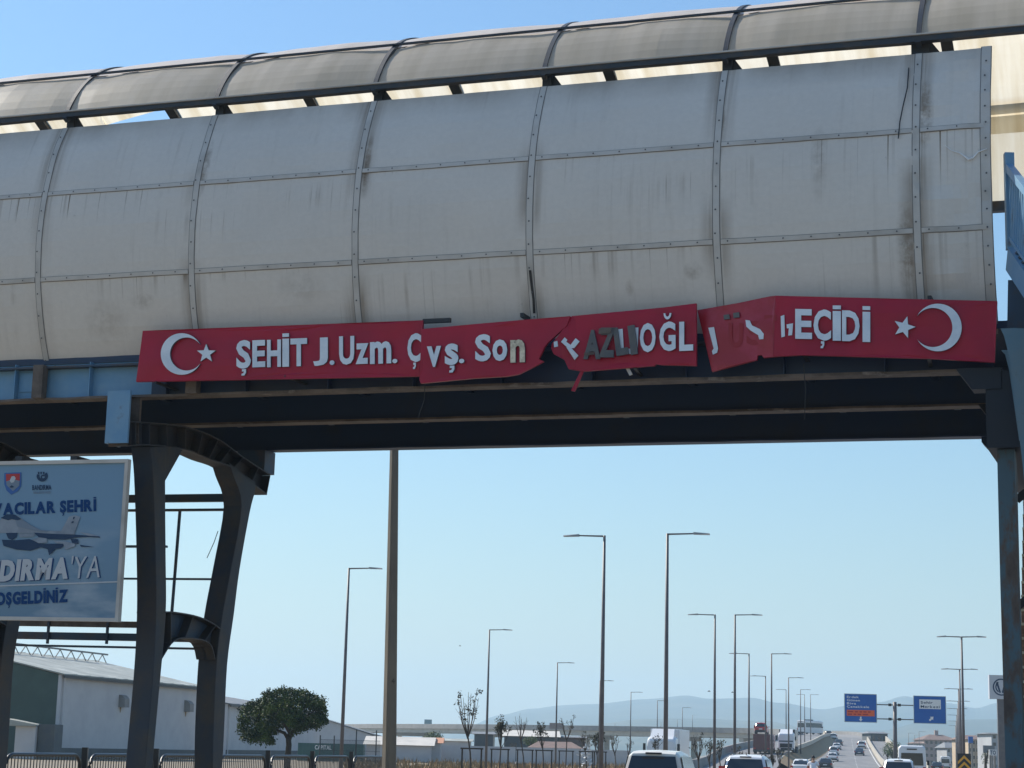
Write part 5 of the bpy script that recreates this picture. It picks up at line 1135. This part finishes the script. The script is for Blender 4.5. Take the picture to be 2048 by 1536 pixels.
# ================================================================== VEHICLES
def paint(name, c): return mat(name, c, .22, spec=.6)
M['carwhite'] = paint('white_car_paint', (.72, .73, .74)); M['carcream'] = paint('cream_van_paint', (.70, .67, .60)); M['cardark'] = paint('dark_car_paint', (.03, .035, .045)); M['carred'] = paint('red_lorry_paint', (.42, .03, .035)); M['carblue'] = paint('dark_blue_car_paint', (.03, .05, .10)); M['maroon'] = paint('maroon_trailer', (.10, .022, .03))
M['tyre'] = mat('tyre_rubber', (.02, .02, .02), .85); M['taillight'] = mat('tail_light', (.35, .015, .015), .25); M['headlight'] = mat('head_light_glass', (.75, .78, .8), .15); M['plate'] = mat('blank_plate', (.7, .7, .68), .5); M['trim'] = mat('black_trim', (.018, .018, .02), .5); M['rim'] = mat('alloy_rim', (.35, .35, .36), .35, metal=.6)
def car_proto(kind):                            # own frame: rear at y = 0, nose at +y
    L, Wd, belt, roof, c0, r0, r1, c1, zb = {'sedan': (4.5, 1.78, .92, 1.44, .55, 1.25, 2.75, 3.55, .22), 'suv': (4.4, 1.86, 1.02, 1.64, .10, .55, 2.95, 3.6, .26), 'van': (4.4, 1.80, 1.00, 1.69, .03, .28, 2.75, 3.5, .24)}[kind]
    def make(paintname, label, cat, x, y, z, rz, group=None, rails=False):
        o = thing(('parked_' if 0 else '') + {'sedan': 'sedan_car', 'suv': 'estate_car', 'van': 'panel_van'}[kind], label, cat, (x, y, z), rz, group, local=True); w = Wd / 2; pm = M[paintname]
        secs = []
        for yy, zt, k in ((0, belt - .10, .90), (.12, belt - .01, .97), (c0 + .3, belt, 1), (L * .5, belt, 1), (c1, belt - .04, 1), (L - .5, belt - .16, .97), (L - .1, belt - .30, .90), (L, belt - .42, .80)):
            h = w * k; secs.append([V3(-h * .93, yy, zb), V3(h * .93, yy, zb), V3(h, yy, zb + .25), V3(h, yy, zt - .14), V3(h * .93, yy, zt - .02), V3(h * .5, yy, zt + .03), V3(-h * .5, yy, zt + .03), V3(-h * .93, yy, zt - .02), V3(-h, yy, zt - .14), V3(-h, yy, zb + .25)])
        MB().ribbon(secs).build('body', pm, o, smooth=False, bevel=.05)
        wb_, wr = w * .93, w * .76
        cab = []
        for yy, zz, k in ((c0, belt - .02, 0), (c0 + (r0 - c0) * .5, (belt + roof) / 2 - .05, .5), (r0, roof - .06, 1), (r0 + .2, roof, 1), ((r0 + r1) / 2, roof + .03, 1), (r1, roof - .03, 1), ((r1 + c1) / 2, (belt + roof) / 2 - .02, .5), (c1, belt - .03, 0)):
            hw = wb_ + (wr - wb_) * k; cab.append([V3(-wb_, yy, belt - .05), V3(wb_, yy, belt - .05), V3(hw + (wb_ - hw) * .1, yy, max(zz - .10, belt - .04)), V3(hw * .86, yy, max(zz, belt - .03)), V3(0, yy, max(zz + .025, belt - .02)), V3(-hw * .86, yy, max(zz, belt - .03)), V3(-hw - (wb_ - hw) * .1, yy, max(zz - .10, belt - .04))])
        MB().ribbon(cab).build('cabin', pm, o, bevel=.04)
        zr0, zr1 = belt + .04, roof - .12; f = lambda z: c0 + (r0 - c0) * (z - belt) / (roof - .06 - belt) - .06
        hw0, hw1 = wb_ * .86, wr * .88
        m = MB(); m.face([(-hw0, f(zr0), zr0), (hw0, f(zr0), zr0), (hw1, f(zr1), zr1), (-hw1, f(zr1), zr1)]); m.build('rear_window', M['glass'], o)
        g_ = lambda z: c1 + (r1 - c1) * (z - belt) / (roof - .03 - belt) + .035
        m = MB(); m.face([(hw0, g_(zr0), zr0), (-hw0, g_(zr0), zr0), (-hw1, g_(zr1), zr1), (hw1, g_(zr1), zr1)]); m.build('windscreen', M['glass'], o)
        for s in (-1, 1):
            m = MB(); wz = lambda z: s * (wb_ + (wr - wb_) * (z - belt) / (roof - belt) + .03)
            q = [(wz(zr0), c0 + .35, zr0), (wz(zr0), c1 - .35, zr0), (wz(zr1), r1 - .05, zr1), (wz(zr1), r0 + .12, zr1)]
            m.face(q if s > 0 else q[::-1]); m.build('side_window', M['glass'], o)
            m = MB(); tz = belt - .18 if kind == 'sedan' else belt - .1; m.obox((s * w * .92 - .13, -.03, tz - .10), (.26, 0, 0), (0, .08, 0), (0, 0, .2 if kind == 'sedan' else .42)); m.build('tail_light', M['taillight'], o)
            m = MB(); m.obox((s * w * .72 - .16, L - .10, belt - .48), (.32, 0, 0), (0, .10, 0), (0, 0, .14)); m.build('headlight', M['headlight'], o)
            for yy in (.85, L - .85):
                m = MB(); m.tube([(s * w * .80, yy, .32), (s * w * 1.0, yy, .32)], .32, 14); tw = m.build('wheel', M['tyre'], o); m = MB(); m.tube([(s * w * .97, yy, .32), (s * w * 1.01, yy, .32)], .2, 10); m.build('rim', M['rim'], tw)
            m = MB(); m.box((s * (w + .06), c1 - .35, belt + .06), (.16, .1, .13)); m.build('mirror', pm, o)
            if rails: m = MB(); m.tube([(s * wr * .84, r0 + .2, roof + .02), (s * wr * .84, r0 + .3, roof + .07), (s * wr * .84, r1 - .3, roof + .08), (s * wr * .84, r1 - .2, roof + .02)], .022, 6); m.build('roof_rail', M['trim'], o)
        m = MB(); m.obox((-.26, -.035, belt - .36), (.52, 0, 0), (0, .03, 0), (0, 0, .12)); m.build('number_plate', M['plate'], o)
        m = MB(); m.obox((-w * .9, -.06, zb), (w * 1.8, 0, 0), (0, .14, 0), (0, 0, .30)); m.build('bumper', M['trim'], o)
        m = MB(); m.obox((-.22, r0 - .10 if kind != 'van' else r0 - .08, roof - .07), (.44, 0, 0), (0, .05, 0), (0, 0, .05)); m.build('brake_light', M['trim'], o)
        if kind != 'van': m = MB(); m.tube([(0, r0 + .25, roof + .02), (0, r0 + .12, roof + .12)], .02, 5); m.build('aerial', M['trim'], o)
        else:
            m = MB(); m.obox((-.3, .16, roof - .19), (.6, 0, 0), (0, .05, 0), (0, 0, .045)); m.build('brake_lamp_slot', M['trim'], o)
        return o
    return make
SEDAN, SUV, VAN = car_proto('sedan'), car_proto('suv'), car_proto('van')
def zonroad(Y, path=None):
    path = path or main
    for a, b in zip(path, path[1:]):
        if a.y <= Y <= b.y: t = (Y - a.y) / max(1e-6, b.y - a.y); return a.z + (b.z - a.z) * t + .015
    return .015
def drive(mk_, paintname, label, px, Y, z=None, cat='car', rails=False, group='cars driving away on the near carriageway'):
    return mk_(paintname, label, cat, gx(px, Y), Y, zonroad(Y) if z is None else z, az, group, rails)
drive(VAN, 'carcream', 'cream white van with a large rear window, nearest to the bridge', 1305, 52.5, cat='van')
drive(SUV, 'carwhite', 'white estate car with black roof rails next to the cream van', 1489, 74, rails=True)
drive(SUV, 'carwhite', 'white estate car in the outer lane in front of the white minibus', 1797, 101, rails=True)
drive(SEDAN, 'carwhite', 'white saloon car beside the motorcyclist', 1600, 190)
drive(SEDAN, 'cardark', 'black saloon car just ahead of the motorcyclist', 1650, 253)
drive(SEDAN, 'carwhite', 'white saloon car in the climbing queue, directly ahead of the black saloon', 1664.5, 322)
drive(SUV, 'carwhite', 'white hatchback with a dark rear window in the queue up the ramp', 1667, 365)
drive(SEDAN, 'carwhite', 'white car in the queue tucked behind the dark car on the ramp', 1673, 408)
drive(SEDAN, 'cardark', 'dark saloon car high up in the queue on the ramp', 1677, 447)
drive(SUV, 'carwhite', 'white car second from the top of the ramp queue', 1667, 505)
drive(SUV, 'cardark', 'dark car at the top of the ramp queue', 1657, 548)
drive(SEDAN, 'carblue', 'dark blue saloon car alone in the outer lane of the ramp', 1718.5, 367)
drive(SUV, 'carwhite', 'white estate car ahead of the dark blue saloon in the outer lane', 1723, 425)
drive(SEDAN, 'cardark', 'dark car with shining headlights on the frontage road', 1874, 300, z=0)
def bus(name, label, cat, px, Y, wd_, ht, L, z, rz, paintname, front=False, group=None, hump=False):
    x = gx(px, Y); o = thing(name, label, cat, (x, Y, z), rz, group, local=True); w = wd_ / 2; pm = M[paintname]; m = MB(); secs = []
    for yy, k, zt in ((0, .94, ht - .08), (.12, 1, ht), (L - .5, 1, ht), (L - .1, .97, ht - .10), (L, .92, ht - .5)):
        h = w * k; secs.append([V3(-h, yy, .35), V3(h, yy, .35), V3(h, yy, ht * .45), V3(h * .95, yy, zt - .18), V3(h * .80, yy, zt), V3(-h * .80, yy, zt), V3(-h * .95, yy, zt - .18), V3(-h, yy, ht * .45)])
    m.ribbon(secs); m.build('body', pm, o, bevel=.05)
    m = MB(); m.face([(-w * .80, -.03, ht * .48), (w * .80, -.03, ht * .48), (w * .74, -.02, ht * .80), (-w * .74, -.02, ht * .80)]); m.build('rear_window', M['glass'], o)
    for s in (-1, 1):
        q = [(s * (w + .015), .5, ht * .5), (s * (w + .015), L - .5, ht * .5), (s * (w * .965 + .015), L - .6, ht * .82), (s * (w * .965 + .015), .5, ht * .82)]; m = MB(); m.face(q if s > 0 else q[::-1]); m.build('side_window', M['glass'], o)
        m = MB(); m.obox((s * w * .86 - .09, -.04, ht * .28), (.18, 0, 0), (0, .05, 0), (0, 0, ht * .16)); m.build('tail_light', M['taillight'], o)
        m = MB(); m.box((s * (w + .14), L - .5, ht * .55), (.18, .12, .34)); m.build('mirror', M['trim'], o)
        for yy in (1.2, L - 1.1): m = MB(); m.tube([(s * w * .75, yy, .40), (s * w * .99, yy, .40)], .40, 12); m.build('wheel', M['tyre'], o)
    m = MB(); m.obox((-w * .93, -.09, .3), (w * 1.86, 0, 0), (0, .12, 0), (0, 0, .28)); m.build('bumper', M['trim'], o)
    m = MB(); m.obox((-w * .35, -.035, ht * .885), (w * .7, 0, 0), (0, .03, 0), (0, 0, ht * .03)); m.build('brake_light', M['trim'], o)
    if hump: m = MB(); m.obox((-w * .6, L * .3, ht - .02), (w * 1.2, 0, 0), (0, 2.2, 0), (0, 0, .3)); m.build('roof_unit', M['trim'], o)
    return o
bus('minibus', 'white high roofed minibus with a dark rear window below the Şehir Merkezi sign', 'minibus', 1824, 138, 2.0, 2.68, 6.2, 0, az, 'carwhite')
bus('minibus', 'smaller white minibus farther along the frontage road', 'minibus', 1891, 385, 2.0, 2.55, 6.0, 0, az, 'carwhite')
bus('coach', 'white coach with a roof unit turning onto the viaduct', 'coach', 1602, 500, 2.5, 3.5, 9, 7.6, az - R(28), 'carwhite', hump=True)
bus('coach', 'white coach seen from the rear at the top of the oncoming ramp', 'coach', 1638, 540, 2.5, 3.4, 9, 8.2, az + R(12), 'carwhite')
def lorry(label, px, Y, z, rz, cabm, boxm, ht, load=False):
    x = gx(px, Y); o = thing('lorry', label, 'lorry', (x, Y, z), rz, None, local=True); w = 1.25
    m = MB(); m.ribbon([[V3(-w * k, y, .55), V3(w * k, y, .55), V3(w * k, y, 1.6), V3(w * .96 * k, y, zt - .2), V3(w * .8 * k, y, zt), V3(-w * .8 * k, y, zt), V3(-w * .96 * k, y, zt - .2), V3(-w * k, y, 1.6)] for y, k, zt in ((0, .95, 2.7), (.1, 1, 2.9), (.5, 1, 3.1), (2.1, 1, 3.15))]); m.build('cab', M[cabm], o, bevel=.05)
    m = MB(); m.face([(w * .88, -.02, 1.65), (-w * .88, -.02, 1.65), (-w * .84, .07, 2.55), (w * .84, .07, 2.55)][::-1]); m.build('windscreen', M['glass'], o)
    m = MB(); m.prism([(-w * .8, .6, 3.1), (w * .8, .6, 3.1), (w * .75, 1.5, ht), (-w * .75, 1.5, ht)], (0, .6, 0)); m.build('wind_deflector', M[cabm], o)
    m = MB(); m.obox((-w * .75, -.05, .8), (w * 1.5, 0, 0), (0, .06, 0), (0, 0, .6)); m.build('grille', M['trim'], o)
    m = MB(); m.obox((-w, -.10, .3), (w * 2, 0, 0), (0, .3, 0), (0, 0, .42)); m.build('bumper', M['trim'], o)
    for s in (-1, 1):
        m = MB(); m.obox((s * w * .78 - .16, -.12, .5), (.32, 0, 0), (0, .04, 0), (0, 0, .16)); m.build('headlight', M['headlight'], o)
        m = MB(); m.box((s * (w + .2), .2, 2.2), (.22, .12, .6)); m.build('mirror', M['trim'], o)
        for yy in (1.2, 5.5, 8.2, 9.4): m = MB(); m.tube([(s * w * .72, yy, .5), (s * w * .98, yy, .5)], .5, 12); m.build('wheel', M['tyre'], o)
    m = MB(); m.obox((-w, 2.5, 1.0), (2 * w, 0, 0), (0, 7.2, 0), (0, 0, ht - 1.0)); m.build('trailer', M[boxm], o, bevel=.04)
    return o
lorry('white oncoming lorry with a tall wind deflector behind the cream van', 1322, 163, 0, az, 'carwhite', 'carwhite', 3.75)
lorry('white oncoming lorry on the ramp to the right of the red transporter', 1572, 300, 2.3, az, 'carwhite', 'cardark', 3.6)
# car transporter seen from behind its dark red load bed
Yt = 288; xt = gx(1523, Yt); o = thing('transporter', 'dark red car transporter with a red vehicle loaded on its upper deck', 'lorry', (xt, Yt, 1.95), az, None, local=True)
m = MB(); m.obox((-1.25, 0, .6), (2.5, 0, 0), (0, 9, 0), (0, 0, 2.35)); m.build('load_bed', M['maroon'], o, bevel=.04)
m = MB(); m.obox((-1.25, -.1, .35), (2.5, 0, 0), (0, .25, 0), (0, 0, .3)); m.build('bumper', M['trim'], o)
m = MB(); m.ribbon([[V3(-1.2, y, .6), V3(1.2, y, .6), V3(1.2, y, zt), V3(-1.2, y, zt)] for y, zt in ((9.3, 3.0), (11, 3.0))]); m.build('cab', M['carred'], o, bevel=.05)
for s in (-1, 1):
    for yy in (1.2, 2.4, 10): m = MB(); m.tube([(s * .9, yy, .5), (s * 1.22, yy, .5)], .5, 12); m.build('wheel', M['tyre'], o)
    m = MB(); m.obox((s * 1.0 - .15, -.13, .75), (.3, 0, 0), (0, .04, 0), (0, 0, .2)); m.build('tail_light', M['taillight'], o)
c_ = SUV('carred', 'red pick up vehicle carried on top of the transporter', 'car', xt - .1, Yt + .3, 1.95 + 3.0, az)
# motorcyclist
Ym = 104; xm = gx(1625, Ym); o = thing('motorcycle', 'dark motorcycle ridden beside the white saloon', 'motorcycle', (xm, Ym, 0), az, None, local=True)
for yy in (.32, 1.62): m = MB(); m.tube([(-.06, yy, .31), (.06, yy, .31)], .31, 16); m.build('wheel', M['tyre'], o)
m = MB(); m.ribbon([[V3(-a, y, z0), V3(a, y, z0), V3(a * .8, y, z1), V3(-a * .8, y, z1)] for y, a, z0, z1 in ((.1, .10, .62, .74), (.5, .16, .45, .80), (.95, .18, .35, .85), (1.3, .12, .4, .98), (1.5, .08, .5, .95))]); m.build('body', M['cardark'], o, bevel=.03)
m = MB(); m.tube([(-.36, 1.2, 1.05), (-.15, 1.32, 1.02), (.15, 1.32, 1.02), (.36, 1.2, 1.05)], .02, 6); m.build('handlebar', M['trim'], o)
m = MB(); m.tube([(0, 1.62, .31), (0, 1.35, 1.0)], .04, 6); m.build('fork', M['rim'], o)
m = MB(); m.obox((-.08, .02, .6), (.16, 0, 0), (0, .06, 0), (0, 0, .10)); m.build('tail_light', M['taillight'], o)
def skin(name, joints, edges, mname, parent, sub=1):
    me = bpy.data.meshes.new(name); me.from_pydata([j[:3] for j in joints], edges, []); me.materials.append(M[mname]); ob = bpy.data.objects.new(name, me); COL.objects.link(ob)
    ob.parent = parent; ob.modifiers.new('skin', 'SKIN')
    if not me.skin_vertices: me.attributes.new
    return ob, me
M['skin'] = mat('tanned_skin', (.30, .17, .11), .6); M['shirt'] = mat('white_shirt', (.72, .72, .73), .8, (.62, .62, .65), 6); M['hair'] = mat('dark_hair', (.018, .014, .012), .7); M['jeans'] = mat('dark_trousers', (.035, .045, .07), .85)
# rider: one continuous body grown along a skeleton, own frame of the motorcycle
P_ = thing('person', 'person with dark hair in a white shirt riding the motorcycle', 'person', (xm, Ym, 0), az, None, local=True)
def limb(m, pts, rs, n=10): m.tube([Vector(p) for p in pts], rs, n)
def grow(name, joints, edges, mname, parent):
    import bmesh
    bm = bmesh.new(); lay = bm.verts.layers.skin.verify(); vs = []
    for x_, y_, z_, r_ in joints:
        v = bm.verts.new((x_, y_, z_)); v[lay].radius = (r_ if isinstance(r_, tuple) else (r_, r_)); vs.append(v)
    vs[0][lay].use_root = True
    for a, b in edges: bm.edges.new((vs[a], vs[b]))
    me = bpy.data.meshes.new(name); bm.to_mesh(me); bm.free(); ob = bpy.data.objects.new(name, me); COL.objects.link(ob)
    ob.modifiers.new('skin', 'SKIN'); sb = ob.modifiers.new('sub', 'SUBSURF'); sb.levels = sb.render_levels = 2
    dg = bpy.context.evaluated_depsgraph_get(); dg.update(); m2 = bpy.data.meshes.new_from_object(ob.evaluated_get(dg)); m2.name = name
    bpy.data.objects.remove(ob); m2.materials.clear(); m2.materials.append(M[mname])
    for p in m2.polygons: p.use_smooth = True
    o2 = bpy.data.objects.new(name, m2); COL.objects.link(o2); o2.parent = parent; return o2
J = [(0, .52, .86, .15), (0, .55, 1.05, (.16, .12)), (0, .62, 1.24, (.18, .13)), (0, .68, 1.40, (.13, .10)), (0, .71, 1.48, .055), (0, .74, 1.58, .085), (0, .745, 1.68, .09)]
E_ = [(0, 1), (1, 2), (2, 3), (3, 4), (4, 5), (5, 6)]
for s in (-1, 1):
    n0 = len(J); J += [(s * .19, .67, 1.38, .068), (s * .30, .78, 1.16, .052), (s * .34, 1.08, 1.08, .038), (s * .34, 1.18, 1.07, .034)]; E_ += [(3, n0), (n0, n0 + 1), (n0 + 1, n0 + 2), (n0 + 2, n0 + 3)]
    n1 = len(J); J += [(s * .13, .60, .83, .09), (s * .22, 1.0, .80, .075), (s * .20, .86, .42, .055), (s * .20, .98, .36, .04)]; E_ += [(0, n1), (n1, n1 + 1), (n1 + 1, n1 + 2), (n1 + 2, n1 + 3)]
grow('body', J, E_, 'skin', P_)
SJ = [(0, .52, .84, (.175, .15)), (0, .55, 1.05, (.185, .145)), (0, .62, 1.24, (.205, .155)), (0, .68, 1.39, (.15, .12)), (0, .70, 1.44, .075)]; SE = [(0, 1), (1, 2), (2, 3), (3, 4)]
for s in (-1, 1): n0 = len(SJ); SJ += [(s * .20, .67, 1.37, .088), (s * .28, .745, 1.22, .075)]; SE += [(3, n0), (n0, n0 + 1)]
grow('shirt', SJ, SE, 'shirt', P_)
TJ = [(0, .52, .84, .165)]; TE = []
for s in (-1, 1): n0 = len(TJ); TJ += [(s * .13, .60, .82, .105), (s * .22, 1.0, .80, .09), (s * .20, .87, .46, .07)]; TE += [(0, n0), (n0, n0 + 1), (n0 + 1, n0 + 2)]
grow('trousers', TJ, TE, 'jeans', P_)
grow('hair', [(0, .70, 1.60, .09), (0, .725, 1.69, .105), (0, .77, 1.74, .08)], [(0, 1), (1, 2)], 'hair', P_)
m = MB()
for s in (-1, 1):
    for k in range(5): m.tube([(s * (.30 + .02 * k), 1.18, 1.09), (s * (.30 + .02 * k), 1.24, 1.085), (s * (.30 + .02 * k), 1.235, 1.03)], [.010, .009, .008], 5)
m.build('fingers', M['skin'], P_)
# birds
for px, y, Y, l in ((1418, 1383, 260, 'small dark bird flying near the second median lamp'), (1465, 1385, 300, 'tiny dark bird flying between two median lamps'), (920, 1292, 330, 'tiny gull flying left of the verge lamp')):
    c = at(px, y, Y); o = thing('bird', l, 'bird', tuple(c)); m = MB(); m.tube([c - V3(.22, 0, 0), c - V3(.08, 0, -.02), c + V3(.10, 0, .02), c + V3(.24, 0, 0)], [.01, .06, .055, .01], 6); m.build('body', M['dark'], o)
    for s in (-1, 1): m = MB(); m.prism([c + V3(-.08, 0, 0), c + V3(.08, 0, 0), c + V3(.04, s * .3, .16), c + V3(-.05, s * .5, .10)], (0, 0, .012)); m.build('wing', M['dark'], o)
# ================================================================== HAZE
HB = MB().obox((-6500, -120, -8), (13000, 0, 0), (0, 8800, 0), (0, 0, 330)).build('haze', None or bpy.data.materials.new('haze'))
hm = HB.data.materials[0]; hm.use_nodes = True; hn = hm.node_tree.nodes; hn.remove(hn['Principled BSDF'])
pv = hn.new('ShaderNodeVolumePrincipled'); pv.inputs['Density'].default_value = .00019; pv.inputs['Color'].default_value = (.56, .79, .97, 1); pv.inputs['Anisotropy'].default_value = .2
hm.node_tree.links.new(pv.outputs[0], hn['Material Output'].inputs['Volume'])
tag(HB, 'pale blue haze lying over the land and the distant hills', 'haze', kind='stuff')
